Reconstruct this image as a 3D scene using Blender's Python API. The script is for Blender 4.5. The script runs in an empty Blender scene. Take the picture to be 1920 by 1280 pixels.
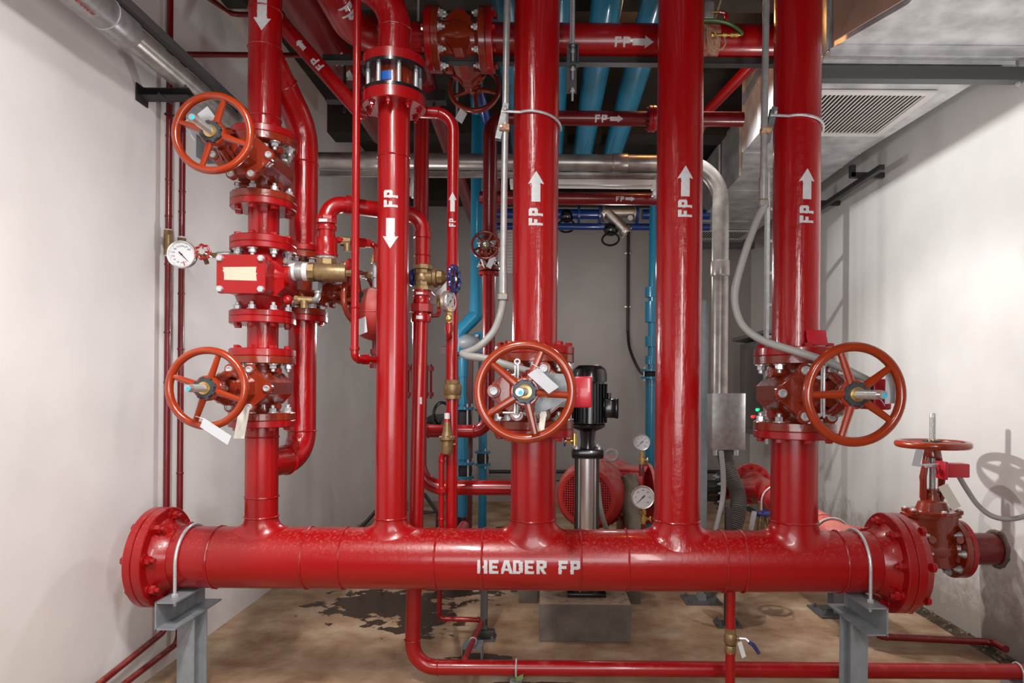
import bpy, bmesh, math, random
from mathutils import Vector as V, Matrix, noise

random.seed(7)
SC = bpy.context.scene
COL = SC.collection
H = 1.9                       # eye height over the floor; all builder coordinates are measured from the eye
F, CX, CY, ROLL = 1230.0, 1022.0, 728.0, math.radians(0.45)
SIN, COS = math.sin, math.cos

# ---------------------------------------------------------------- camera
cam_d = bpy.data.cameras.new('camera')
cam_d.lens = F / 1920 * 36
cam_d.sensor_width = 36
cam_d.shift_x = -(CX - 960) / 1920
cam_d.shift_y = (CY - 640) / 1920
cam_d.clip_start = 0.05
cam = bpy.data.objects.new('camera', cam_d)
COL.objects.link(cam)
cam.matrix_world = Matrix.Translation((0, 0, H)) @ Matrix.Rotation(math.pi / 2, 4, 'X') @ Matrix.Rotation(ROLL, 4, 'Z')
SC.camera = cam

# ---------------------------------------------------------------- colour management
vs = SC.view_settings
vs.view_transform = 'Standard'
vs.look = 'None'
vs.gamma = 1
vs.use_curve_mapping = False
vs.exposure = 0.0

# ---------------------------------------------------------------- world
w = bpy.data.worlds.new('world')
SC.world = w
w.use_nodes = True
w.node_tree.nodes['Background'].inputs[0].default_value = (0.6, 0.65, 0.7, 1)
w.node_tree.nodes['Background'].inputs[1].default_value = 0.03

# ---------------------------------------------------------------- lights
def light(name, kind, loc, aim, power, col=(1, 1, 1), **kw):
    d = bpy.data.lights.new(name, kind)
    d.energy = power
    d.color = col
    for k, v in kw.items():
        setattr(d, k, v)
    o = bpy.data.objects.new(name, d)
    COL.objects.link(o)
    o.location = V(loc) + V((0, 0, H))
    dr = V(aim) - V(loc)
    o.rotation_euler = dr.to_track_quat('-Z', 'Y').to_euler()
    return o
light('key_light', 'AREA', (1.15, 0.3, 0.7), (-0.1, 4.6, -0.3), 44, (1.0, 0.97, 0.95), shape='RECTANGLE', size=0.26, size_y=1.5)
light('soft_bounce', 'AREA', (-0.1, -0.4, -0.1), (-0.1, 4.0, -0.5), 36, (0.98, 0.99, 1.0), shape='RECTANGLE', size=2.6, size_y=1.0, spread=math.radians(140))
light('side_flash', 'SPOT', (1.60, 5.28, 0.15), (3.44, 5.3, -0.75), 78, (1.0, 0.98, 0.95), spot_size=math.radians(128), spot_blend=0.4, shadow_soft_size=0.025)
light('high_flash', 'SPOT', (1.10, 5.40, 2.42), (3.44, 5.7, 0.3), 170, (1.0, 0.98, 0.96), spot_size=math.radians(112), spot_blend=0.5, shadow_soft_size=0.03)
light('left_high_fill', 'AREA', (-0.9, 1.2, 2.65), (-1.25, 3.2, -0.3), 44, (1.0, 0.97, 0.93), shape='RECTANGLE', size=0.12, size_y=1.0, spread=math.radians(92))  # unseen source, added to shade below the conduit and brighten the left
light('duct_bounce', 'AREA', (2.3, 3.6, -0.3), (2.45, 4.9, 2.3), 11, (1.0, 0.99, 0.97), shape='RECTANGLE', size=0.5, size_y=0.4, spread=math.radians(95))
light('ceiling_bulb', 'POINT', (1.02, 5.42, 3.02), (1, 5.4, 0), 15, (1.0, 0.42, 0.12), shadow_soft_size=0.06)
light('back_light', 'AREA', (0.4, 8.6, 1.6), (0.4, 10.5, -0.6), 18, (1.0, 0.95, 0.90), shape='RECTANGLE', size=1.4, size_y=0.4)
light('left_wall_fill', 'AREA', (0.0, 0.6, 2.4), (-2.55, 2.7, 0.5), 20, (1.0, 0.98, 0.97), shape='RECTANGLE', size=0.25, size_y=0.25, spread=math.radians(75))  # added lamp without a fixture, lifts the brightness of the left wall
light('blue_pipe_light', 'POINT', (-1.25, 5.25, 0.45), (0, 7, 0), 34, (1.0, 1.0, 1.0), shadow_soft_size=0.08)
light('rear_fill', 'POINT', (0.75, 6.9, 1.25), (0, 7, 0), 22, (1.0, 0.98, 0.96), shadow_soft_size=0.08)  # added light with no visible source, brightens far duct side and blue pipes

# ---------------------------------------------------------------- materials
def pbr(name, col, rough=0.4, metal=0.0, coat=0.0, bump=0.0, bs=30.0, var=0.0, vs_=6.0, dust=0.0,
        dcol=(0.62, 0.30, 0.24), emit=0.0, ddir=1, var2=None, ds=14.0, dlo=0.5, runs=0.0, trans=0.0):
    m = bpy.data.materials.new(name)
    m.use_nodes = True
    nt = m.node_tree
    b = nt.nodes['Principled BSDF']
    N, L = nt.nodes.new, nt.links.new
    c4 = tuple(col) + (1,)
    b.inputs['Base Color'].default_value = c4
    b.inputs['Roughness'].default_value = rough
    b.inputs['Metallic'].default_value = metal
    b.inputs['Coat Weight'].default_value = coat
    b.inputs['Coat Roughness'].default_value = 0.07
    if trans:
        b.inputs['Transmission Weight'].default_value = trans
    if emit:
        b.inputs['Emission Color'].default_value = c4
        b.inputs['Emission Strength'].default_value = emit
    tc = N('ShaderNodeTexCoord')
    geo = N('ShaderNodeNewGeometry')
    pos = geo.outputs['Position']
    cur = None
    if var:
        n = N('ShaderNodeTexNoise'); n.inputs['Scale'].default_value = vs_; n.inputs['Detail'].default_value = 6
        L(pos, n.inputs['Vector'])
        r = N('ShaderNodeValToRGB')
        r.color_ramp.elements[0].position = 0.35; r.color_ramp.elements[1].position = 0.68
        dk = var2 if var2 else tuple(x * (1 - var) for x in col)
        r.color_ramp.elements[0].color = tuple(dk) + (1,)
        r.color_ramp.elements[1].color = c4
        L(n.outputs['Fac'], r.inputs['Fac'])
        cur = r.outputs['Color']
    if dust:
        n = N('ShaderNodeTexNoise'); n.inputs['Scale'].default_value = ds; n.inputs['Detail'].default_value = 8
        n.inputs['Roughness'].default_value = 0.68
        L(pos, n.inputs['Vector'])
        r = N('ShaderNodeMapRange'); r.inputs[1].default_value = dlo; r.inputs[2].default_value = dlo + 0.22
        L(n.outputs['Fac'], r.inputs[0])
        sx = N('ShaderNodeSeparateXYZ'); L(geo.outputs['Normal'], sx.inputs[0])
        mr = N('ShaderNodeMapRange'); mr.inputs[1].default_value = 0.15; mr.inputs[2].default_value = 0.95
        L(sx.outputs['Z'], mr.inputs[0])
        mu = N('ShaderNodeMath'); mu.operation = 'MULTIPLY'
        L(r.outputs[0], mu.inputs[0]); L(mr.outputs[0], mu.inputs[1])
        m2 = N('ShaderNodeMath'); m2.operation = 'MULTIPLY'; m2.inputs[1].default_value = dust
        L(mu.outputs[0], m2.inputs[0])
        mx = N('ShaderNodeMix'); mx.data_type = 'RGBA'
        L(m2.outputs[0], mx.inputs['Factor'])
        mx.inputs['A'].default_value = c4
        if cur: L(cur, mx.inputs['A'])
        mx.inputs['B'].default_value = tuple(dcol) + (1,)
        cur = mx.outputs['Result']
        m3 = N('ShaderNodeMath'); m3.operation = 'MULTIPLY_ADD'; m3.inputs[1].default_value = 0.5; m3.inputs[2].default_value = rough
        L(m2.outputs[0], m3.inputs[0]); L(m3.outputs[0], b.inputs['Roughness'])
        m4 = N('ShaderNodeMath'); m4.operation = 'MULTIPLY_ADD'; m4.inputs[1].default_value = -coat; m4.inputs[2].default_value = coat
        L(m2.outputs[0], m4.inputs[0]); L(m4.outputs[0], b.inputs['Coat Weight'])
    if cur: L(cur, b.inputs['Base Color'])
    if bump:
        n = N('ShaderNodeTexNoise'); n.inputs['Scale'].default_value = bs; n.inputs['Detail'].default_value = 3
        L(pos, n.inputs['Vector'])
        src = n.outputs['Fac']
        if runs:
            mp = N('ShaderNodeMapping'); mp.inputs['Scale'].default_value = (60, 60, 7)
            L(pos, mp.inputs['Vector'])
            n2 = N('ShaderNodeTexNoise'); n2.inputs['Scale'].default_value = 1.0; n2.inputs['Detail'].default_value = 2
            L(mp.outputs[0], n2.inputs['Vector'])
            ad = N('ShaderNodeMath'); ad.operation = 'MULTIPLY_ADD'; ad.inputs[1].default_value = runs
            L(n2.outputs['Fac'], ad.inputs[0]); L(src, ad.inputs[2])
            src = ad.outputs[0]
        bp = N('ShaderNodeBump'); bp.inputs['Strength'].default_value = bump; bp.inputs['Distance'].default_value = 0.004
        L(src, bp.inputs['Height'])
        L(bp.outputs['Normal'], b.inputs['Normal'])
    return m

RED = pbr('red_gloss_paint', (0.31, 0.001, 0.0025), 0.30, coat=0.28, bump=0.18, bs=22, dust=0.55, dlo=0.52, dcol=(0.55, 0.10, 0.08))
REDH = pbr('red_paint_dusty', (0.31, 0.001, 0.0025), 0.32, coat=0.25, bump=0.3, bs=28, dust=0.8, dlo=0.52, ds=60, dcol=(0.52, 0.13, 0.10))
REDR = pbr('red_brushed_paint', (0.32, 0.001, 0.0025), 0.28, coat=0.35, bump=0.5, bs=26, runs=1.2, dust=0.4, dcol=(0.55, 0.10, 0.08))
RED_SHADE = pbr('red_paint_shaded', (0.15, 0.002, 0.004), 0.34, coat=0.3, bump=0.15, bs=26, dust=0.6, dlo=0.44, dcol=(0.42, 0.12, 0.08))  # same red paint, darkened to paint in the dim light of shaded pipes
REDM = pbr('red_motor_enamel', (0.50, 0.020, 0.018), 0.45, coat=0.1, dust=0.85, dlo=0.36, dcol=(0.62, 0.30, 0.26))
REDB = pbr('red_switch_enamel', (0.48, 0.006, 0.02), 0.35, coat=0.3, bump=0.05, bs=60)
ORG = pbr('orange_red_valve_paint', (0.28, 0.026, 0.003), 0.26, coat=0.6, bump=0.08, bs=30)
ORGD = pbr('cast_valve_paint', (0.21, 0.018, 0.004), 0.26, coat=0.6, bump=0.35, bs=60, dust=0.45, dlo=0.5, dcol=(0.42, 0.17, 0.09))
GALV = pbr('galvanised_steel', (0.50, 0.50, 0.50), 0.38, metal=0.6, bump=0.1, bs=60, var=0.25, vs_=22)
CONDUIT = pbr('old_galvanised_conduit', (0.46, 0.43, 0.40), 0.34, metal=0.65, bump=0.12, bs=30, var=0.35, vs_=9)
ZINC = pbr('zinc_plated_steel', (0.66, 0.67, 0.69), 0.32, metal=0.5, var=0.2, vs_=60)
STEEL = pbr('stainless_steel', (0.72, 0.71, 0.69), 0.28, metal=0.85)
BLKST = pbr('dark_steel', (0.045, 0.042, 0.042), 0.5, metal=0.4)
DUCT = pbr('sheet_metal_duct', (0.72, 0.73, 0.74), 0.34, metal=0.45, bump=0.35, bs=5, var=0.4, vs_=5)
BRASS = pbr('dull_brass', (0.32, 0.21, 0.10), 0.42, metal=0.6, bump=0.15, bs=70, var=0.3, vs_=40)
BRASSB = pbr('bright_brass', (0.75, 0.50, 0.16), 0.25, metal=0.9)
WHT = pbr('white_stencil_paint', (0.58, 0.58, 0.59), 0.45, bump=0.2, bs=60, var=0.12, vs_=50)
TAPE = pbr('white_thread_tape', (0.62, 0.62, 0.62), 0.55, bump=0.3, bs=90)
TAG = pbr('laminated_white_card', (0.52, 0.52, 0.55), 0.3, coat=0.25)
CREAM = pbr('cream_card', (0.70, 0.66, 0.58), 0.5)
MASK = pbr('cream_masking_tape', (0.50, 0.46, 0.35), 0.6, bump=0.2, bs=80)
BLUEP = pbr('blue_plastic_pipe', (0.007, 0.17, 0.29), 0.30, coat=0.35, dust=0.35, dcol=(0.12, 0.28, 0.36))
BLUEE = pbr('deep_blue_epoxy', (0.006, 0.04, 0.20), 0.3, coat=0.4)
BLUEH = pbr('navy_enamel', (0.01, 0.018, 0.12), 0.3, coat=0.5)
BLUEL = pbr('blue_label', (0.01, 0.12, 0.5), 0.4)
CYAN = pbr('cyan_end_mark', (0.02, 0.42, 0.62), 0.4)
STEMM = pbr('threaded_stem_steel', (0.60, 0.60, 0.59), 0.28, metal=0.75)
BRKT = pbr('dull_zinc_bracket', (0.24, 0.25, 0.26), 0.38, metal=0.4, var=0.3, vs_=30)
BLACK = pbr('black_gloss_enamel', (0.008, 0.008, 0.009), 0.25, coat=0.5)
RUB = pbr('black_rubber', (0.012, 0.012, 0.012), 0.6)
HUBK = pbr('dark_grey_hub_iron', (0.05, 0.055, 0.065), 0.4, metal=0.3)
GREYC = pbr('grey_plastic_conduit', (0.31, 0.30, 0.29), 0.42)
GREYH = pbr('ribbed_grey_hose', (0.11, 0.105, 0.10), 0.5)
OLIVE = pbr('olive_flexible_hose', (0.20, 0.17, 0.12), 0.5, var=0.3, vs_=20)
STRUC = pbr('grey_painted_steel', (0.25, 0.27, 0.29), 0.42, bump=0.15, bs=30, var=0.2, vs_=14)
STRUCD = pbr('dark_painted_strut', (0.11, 0.11, 0.11), 0.45, metal=0.3)
MAROON = pbr('maroon_primer', (0.085, 0.008, 0.008), 0.5)
CONC = pbr('block_concrete', (0.17, 0.14, 0.115), 0.85, bump=0.5, bs=50, var=0.35, vs_=7, dust=0.7, dlo=0.3, dcol=(0.42, 0.30, 0.20))
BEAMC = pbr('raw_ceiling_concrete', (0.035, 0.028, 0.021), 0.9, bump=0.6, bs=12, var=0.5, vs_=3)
DIAL = pbr('gauge_dial_white', (0.64, 0.64, 0.66), 0.35, coat=0.5)
INK = pbr('black_ink', (0.01, 0.01, 0.01), 0.5)
REDINK = pbr('red_ink', (0.4, 0.01, 0.02), 0.5)
GRILLE = pbr('white_grille_enamel', (0.66, 0.63, 0.61), 0.4)
DARK = pbr('dark_duct_inside', (0.01, 0.01, 0.01), 0.9)
GREEN = pbr('green_hose', (0.06, 0.16, 0.04), 0.4)
CLEARH = pbr('clear_hose', (0.5, 0.36, 0.24), 0.3)
CAB = pbr('cabinet_grey_enamel', (0.16, 0.165, 0.17), 0.4)
CABG = pbr('cabinet_dark_glass', (0.012, 0.013, 0.018), 0.08, coat=1.0)
LEDG = pbr('green_indicator_lamp', (0.02, 0.8, 0.2), 0.4, emit=3.0)
LEDR = pbr('red_indicator_lamp', (0.9, 0.02, 0.02), 0.4, emit=3.0)
TUBEW = pbr('white_lamp_tube', (0.62, 0.62, 0.60), 0.35)
STRAIN = pbr('cast_stainless', (0.42, 0.38, 0.35), 0.35, metal=0.8, bump=0.3, bs=60)
DUCTREFL = pbr('duct_reflection_tint', (0.62, 0.46, 0.40), 0.30, metal=0.5, bump=0.3, bs=6, var=0.2, vs_=4)  # duct metal with a warm brown reflection painted into its colour

def wall_mat(name, base, dirt, lo, hi, stain=(0.30, 0.24, 0.19)):
    m = bpy.data.materials.new(name); m.use_nodes = True
    nt = m.node_tree; b = nt.nodes['Principled BSDF']; N, L = nt.nodes.new, nt.links.new
    b.inputs['Roughness'].default_value = 0.55
    geo = N('ShaderNodeNewGeometry'); pos = geo.outputs['Position']
    n = N('ShaderNodeTexNoise'); n.inputs['Scale'].default_value = 1.6; n.inputs['Detail'].default_value = 5
    L(pos, n.inputs['Vector'])
    r = N('ShaderNodeValToRGB')
    r.color_ramp.elements[0].position = 0.35; r.color_ramp.elements[1].position = 0.7
    r.color_ramp.elements[0].color = tuple(x * 0.9 for x in base) + (1,)
    r.color_ramp.elements[1].color = tuple(base) + (1,)
    L(n.outputs['Fac'], r.inputs['Fac'])
    n2 = N('ShaderNodeTexNoise'); n2.inputs['Scale'].default_value = 7; n2.inputs['Detail'].default_value = 9; n2.inputs['Roughness'].default_value = 0.7
    L(pos, n2.inputs['Vector'])
    sx = N('ShaderNodeSeparateXYZ'); L(pos, sx.inputs[0])
    mr = N('ShaderNodeMapRange'); mr.inputs[1].default_value = hi; mr.inputs[2].default_value = lo
    L(sx.outputs['Z'], mr.inputs[0])
    ad = N('ShaderNodeMath'); ad.operation = 'MULTIPLY_ADD'; ad.inputs[1].default_value = 0.75
    L(mr.outputs[0], ad.inputs[0]); L(n2.outputs['Fac'], ad.inputs[2])
    m2 = N('ShaderNodeMapRange'); m2.inputs[1].default_value = 0.78; m2.inputs[2].default_value = 1.15; m2.inputs[4].default_value = dirt
    L(ad.outputs[0], m2.inputs[0])
    mx = N('ShaderNodeMix'); mx.data_type = 'RGBA'
    L(m2.outputs[0], mx.inputs['Factor']); L(r.outputs['Color'], mx.inputs['A']); mx.inputs['B'].default_value = tuple(stain) + (1,)
    L(mx.outputs['Result'], b.inputs['Base Color'])
    n3 = N('ShaderNodeTexNoise'); n3.inputs['Scale'].default_value = 9; n3.inputs['Detail'].default_value = 8
    L(pos, n3.inputs['Vector'])
    bp = N('ShaderNodeBump'); bp.inputs['Strength'].default_value = 0.25; bp.inputs['Distance'].default_value = 0.006
    L(n3.outputs['Fac'], bp.inputs['Height']); L(bp.outputs['Normal'], b.inputs['Normal'])
    return m
WALLL = wall_mat('left_wall_paint', (0.84, 0.815, 0.80), 0.15, 0.0, 0.5)
WALLR = wall_mat('right_wall_paint', (0.84, 0.83, 0.81), 0.8, 0.0, 1.05)
WALLB = wall_mat('back_wall_paint', (0.40, 0.37, 0.355), 0.2, 0.0, 0.4)

def floor_mat():
    m = bpy.data.materials.new('brown_stained_concrete'); m.use_nodes = True
    nt = m.node_tree; b = nt.nodes['Principled BSDF']; N, L = nt.nodes.new, nt.links.new
    geo = N('ShaderNodeNewGeometry'); pos = geo.outputs['Position']
    n = N('ShaderNodeTexNoise'); n.inputs['Scale'].default_value = 2.2; n.inputs['Detail'].default_value = 8; n.inputs['Roughness'].default_value = 0.62
    L(pos, n.inputs['Vector'])
    r = N('ShaderNodeValToRGB'); e = r.color_ramp.elements
    e[0].position = 0.32; e[0].color = (0.19, 0.095, 0.045, 1)
    e[1].position = 0.70; e[1].color = (0.50, 0.375, 0.26, 1)
    x = e.new(0.5); x.color = (0.34, 0.215, 0.128, 1)
    L(n.outputs['Fac'], r.inputs['Fac'])
    cur = r.outputs['Color']
    n2 = N('ShaderNodeTexNoise'); n2.inputs['Scale'].default_value = 5.5; n2.inputs['Detail'].default_value = 9; n2.inputs['Roughness'].default_value = 0.6
    L(pos, n2.inputs['Vector'])
    wet = None
    for (cx, cy, rx, ry) in ((-1.42, 5.75, 0.62, 0.50), (-1.0, 5.35, 0.35, 0.45), (-0.42, 4.63, 0.24, 0.07), (-0.9, 6.4, 0.6, 0.7), (0.0, 4.22, 0.35, 0.03), (2.1, 4.0, 0.5, 0.05)):
        mp = N('ShaderNodeMapping'); mp.vector_type = 'POINT'
        mp.inputs['Location'].default_value = (-cx / rx, -cy / ry, 0)
        mp.inputs['Scale'].default_value = (1 / rx, 1 / ry, 0)
        L(pos, mp.inputs['Vector'])
        ln = N('ShaderNodeVectorMath'); ln.operation = 'LENGTH'; L(mp.outputs[0], ln.inputs[0])
        a = N('ShaderNodeMath'); a.operation = 'MULTIPLY_ADD'; a.inputs[1].default_value = 3.2
        L(n2.outputs['Fac'], a.inputs[0]); L(ln.outputs['Value'], a.inputs[2])
        q = N('ShaderNodeMapRange'); q.inputs[1].default_value = 2.42; q.inputs[2].default_value = 2.36
        L(a.outputs[0], q.inputs[0])
        if wet is None: wet = q.outputs[0]
        else:
            mm = N('ShaderNodeMath'); mm.operation = 'MAXIMUM'; L(wet, mm.inputs[0]); L(q.outputs[0], mm.inputs[1]); wet = mm.outputs[0]
    mx = N('ShaderNodeMix'); mx.data_type = 'RGBA'
    L(wet, mx.inputs['Factor']); L(cur, mx.inputs['A']); mx.inputs['B'].default_value = (0.045, 0.026, 0.016, 1)
    L(mx.outputs['Result'], b.inputs['Base Color'])
    rr = N('ShaderNodeMapRange'); rr.inputs[3].default_value = 0.62; rr.inputs[4].default_value = 0.42
    L(wet, rr.inputs[0]); L(rr.outputs[0], b.inputs['Roughness'])
    n3 = N('ShaderNodeTexNoise'); n3.inputs['Scale'].default_value = 30; n3.inputs['Detail'].default_value = 6
    L(pos, n3.inputs['Vector'])
    bp = N('ShaderNodeBump'); bp.inputs['Strength'].default_value = 0.2; bp.inputs['Distance'].default_value = 0.004
    L(n3.outputs['Fac'], bp.inputs['Height']); L(bp.outputs['Normal'], b.inputs['Normal'])
    return m
FLOORM = floor_mat()

# ---------------------------------------------------------------- helpers
def P(px, py, Y):
    """the place at depth Y that a photo position looks at"""
    dx, dy = px - CX, py - CY
    x = dx * COS(ROLL) + dy * SIN(ROLL)
    y = -dx * SIN(ROLL) + dy * COS(ROLL)
    return V((x * Y / F, Y, -y * Y / F))

def frame(c=(0, 0, 0), ax=(0, 0, 1), xd=None):
    z = V(ax).normalized()
    x = V(xd) if xd is not None else (V((1, 0, 0)) if abs(z.x) < 0.9 else V((0, 1, 0)))
    x = (x - z * x.dot(z)).normalized()
    y = z.cross(x)
    M = Matrix((x, y, z)).transposed().to_4x4()
    M.translation = V(c)
    return M

def bend(pts, R, k=7):
    pts = [V(p) for p in pts]
    out = [pts[0]]
    for i in range(1, len(pts) - 1):
        a, b, c = pts[i - 1], pts[i], pts[i + 1]
        d1, d2 = (a - b), (c - b)
        l1, l2 = d1.length, d2.length
        d1.normalize(); d2.normalize()
        ang = d1.angle(d2)
        if ang > math.pi - 0.02:
            out.append(b); continue
        t = min(R / math.tan(ang / 2), l1 * 0.49 if i > 1 else l1 * 0.98, l2 * 0.49 if i < len(pts) - 2 else l2 * 0.98)
        r = t * math.tan(ang / 2)
        cen = b + (d1 + d2).normalized() * (r / SIN(ang / 2))
        v1, v2 = b + d1 * t - cen, b + d2 * t - cen
        tot = v1.angle(v2)
        axis = v1.cross(v2).normalized()
        for j in range(k + 1):
            out.append(cen + Matrix.Rotation(tot * j / k, 3, axis) @ v1)
    out.append(pts[-1])
    return out

def smooth(pts, k=8):
    """a Catmull-Rom curve through pts"""
    pts = [V(p) for p in pts]
    q = [pts[0] * 2 - pts[1]] + pts + [pts[-1] * 2 - pts[-2]]
    out = []
    for i in range(1, len(q) - 2):
        a, b, c, d = q[i - 1:i + 3]
        for j in range(k):
            t = j / k
            out.append(0.5 * ((2 * b) + (c - a) * t + (2 * a - 5 * b + 4 * c - d) * t * t + (3 * b - 3 * c + d - a) * t ** 3))
    out.append(pts[-1])
    return out

class MB:
    def __init__(s, M=None):
        s.bm = bmesh.new(); s.M = M if M is not None else Matrix()
    def add(s, verts, faces):
        bv = [s.bm.verts.new(s.M @ V(v)) for v in verts]
        for f in faces:
            try: s.bm.faces.new([bv[i] for i in f])
            except ValueError: pass
        return s
    def lathe(s, prof, n=32, c=(0, 0, 0), ax=(0, 0, 1), cap=True, a0=0.0):
        M = frame(c, ax); vs_, fs = [], []
        for (r, z) in prof:
            for i in range(n):
                a = a0 + 2 * math.pi * i / n
                vs_.append(M @ V((r * COS(a), r * SIN(a), z)))
        for k in range(len(prof) - 1):
            for i in range(n):
                j = (i + 1) % n
                fs.append((k * n + i, k * n + j, (k + 1) * n + j, (k + 1) * n + i))
        if cap:
            fs.append(tuple(range(n - 1, -1, -1)))
            m = (len(prof) - 1) * n
            fs.append(tuple(range(m, m + n)))
        return s.add(vs_, fs)
    def cyl(s, a, b, r, n=24, r2=None, cap=True):
        a, b = V(a), V(b)
        return s.lathe([(r, 0), (r if r2 is None else r2, (b - a).length)], n, a, b - a, cap)
    def hexa(s, a, b, r, n=6):
        return s.cyl(a, b, r, n)
    def tube(s, pts, r, n=16, cap=True, closed=False, flat=None):
        pts = [V(p) for p in pts]; m = len(pts); vs_, fs = [], []
        rs = r if isinstance(r, (list, tuple)) else [r] * m
        t0 = (pts[1] - pts[0]).normalized()
        u = t0.orthogonal().normalized(); prev = t0
        for i in range(m):
            if closed: t = (pts[(i + 1) % m] - pts[i - 1]).normalized()
            elif i == 0: t = t0
            elif i == m - 1: t = (pts[-1] - pts[-2]).normalized()
            else: t = ((pts[i + 1] - pts[i]).normalized() + (pts[i] - pts[i - 1]).normalized()).normalized()
            q = prev.rotation_difference(t); u = (q @ u); u = (u - t * u.dot(t)).normalized(); prev = t
            w_ = t.cross(u)
            for k in range(n):
                a = 2 * math.pi * k / n
                vs_.append(pts[i] + (u * COS(a) + w_ * SIN(a)) * rs[i])
        for i in range(m if closed else m - 1):
            ii = (i + 1) % m
            for k in range(n):
                kk = (k + 1) % n
                fs.append((i * n + k, i * n + kk, ii * n + kk, ii * n + k))
        if cap and not closed:
            fs.append(tuple(range(n - 1, -1, -1))); fs.append(tuple(range((m - 1) * n, m * n)))
        return s.add(vs_, fs)
    def torus(s, c, ax, R, r, n=48, m=10, jit=0.0, rz=None, a0=0, a1=2 * math.pi):
        M = frame(c, ax); vs_, fs = [], []
        full = abs(a1 - a0 - 2 * math.pi) < 1e-6
        cnt = n if full else n + 1
        for i in range(cnt):
            a = a0 + (a1 - a0) * i / n
            jr = 1 + jit * (random.random() - 0.5); jz = jit * r * (random.random() - 0.5) * 0.7
            for k in range(m):
                b = 2 * math.pi * k / m
                rr = R + r * jr * COS(b)
                vs_.append(M @ V((rr * COS(a), rr * SIN(a), (rz or r) * SIN(b) + jz)))
        for i in range(cnt if full else n):
            ii = (i + 1) % cnt
            for k in range(m):
                kk = (k + 1) % m
                fs.append((i * m + k, ii * m + k, ii * m + kk, i * m + kk))
        return s.add(vs_, fs)
    def box(s, c, size, rot=None, bev=0.0):
        b = bmesh.new(); bmesh.ops.create_cube(b, size=1)
        bmesh.ops.scale(b, vec=V(size), verts=b.verts)
        if bev: bmesh.ops.bevel(b, geom=b.edges[:], offset=bev, segments=2, affect='EDGES', profile=0.5)
        R = rot if rot is not None else Matrix()
        b.verts.index_update()
        vs_ = [V(c) + (R @ v.co) for v in b.verts]
        fs = [tuple(v.index for v in f.verts) for f in b.faces]
        b.free()
        return s.add(vs_, fs)
    def prism(s, poly, c, ax, h, xd=None, top=1.0, bev=0.0):
        M = frame(c, ax, xd); n = len(poly)
        rings = [(1.0, 0.0)]
        if bev: rings += [(1.0, h - bev), (1 - bev * 6, h)] if h > 0 else [(1.0, h)]
        else: rings += [(top, h)]
        vs_, fs = [], []
        for (k, z) in rings:
            for (x, y) in poly: vs_.append(M @ V((x * k, y * k, z)))
        for q in range(len(rings) - 1):
            for i in range(n):
                j = (i + 1) % n
                fs.append((q * n + i, q * n + j, (q + 1) * n + j, (q + 1) * n + i))
        fs.append(tuple(range(n - 1, -1, -1))); m = (len(rings) - 1) * n
        fs.append(tuple(range(m, m + n)))
        return s.add(vs_, fs)
    def sphere(s, c, r, n=24, sc=(1, 1, 1)):
        vs_, fs = [], []; m = n // 2
        for i in range(m + 1):
            t = math.pi * i / m
            for k in range(n):
                a = 2 * math.pi * k / n
                vs_.append(V(c) + V((r * sc[0] * SIN(t) * COS(a), r * sc[1] * SIN(t) * SIN(a), r * sc[2] * COS(t))))
        for i in range(m):
            for k in range(n):
                kk = (k + 1) % n
                fs.append((i * n + k, (i + 1) * n + k, (i + 1) * n + kk, i * n + kk))
        return s.add(vs_, fs)
    def mesh(s, name, mat, sharp=35, weld=True):
        if weld: bmesh.ops.remove_doubles(s.bm, verts=s.bm.verts, dist=1e-6)
        bmesh.ops.recalc_face_normals(s.bm, faces=s.bm.faces)
        me = bpy.data.meshes.new(name); s.bm.to_mesh(me); s.bm.free()
        me.materials.append(mat)
        for p in me.polygons: p.use_smooth = True
        me.set_sharp_from_angle(angle=math.radians(sharp))
        return me
    def build(s, name, mat, parent=None, label=None, cat=None, group=None, kind=None, sharp=35):
        if parent is not None: base = BASE[parent.name]
        else:
            co = [v.co for v in s.bm.verts]
            base = V(((min(c.x for c in co) + max(c.x for c in co)) / 2, (min(c.y for c in co) + max(c.y for c in co)) / 2, min(c.z for c in co)))
        for v in s.bm.verts: v.co -= base
        me = s.mesh(name, mat, sharp)
        o = bpy.data.objects.new(name, me); COL.objects.link(o)
        BASE[o.name] = base
        if parent is not None: o.parent = parent
        else: o.location = base + V((0, 0, H))
        tag(o, label, cat, group, kind)
        return o
BASE = {}
def tag(o, label=None, cat=None, group=None, kind=None):
    if label: o['label'] = label
    if cat: o['category'] = cat
    if group: o['group'] = group
    if kind: o['kind'] = kind
def thing(name, label, cat, base, group=None):
    o = bpy.data.objects.new(name, None); COL.objects.link(o)
    o.empty_display_size = 0.1
    o.location = V(base) + V((0, 0, H)); BASE[o.name] = V(base)
    tag(o, label, cat, group)
    return o
def inst(me, name, parent, pos, ax=(0, 0, 1), sc=1.0, spin=0.0):
    o = bpy.data.objects.new(name, me); COL.objects.link(o)
    o.parent = parent
    o.matrix_basis = frame(V(pos) - BASE[parent.name], ax) @ Matrix.Rotation(spin, 4, 'Z') @ Matrix.Scale(sc, 4)
    BASE[o.name] = BASE[parent.name]
    return o

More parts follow.
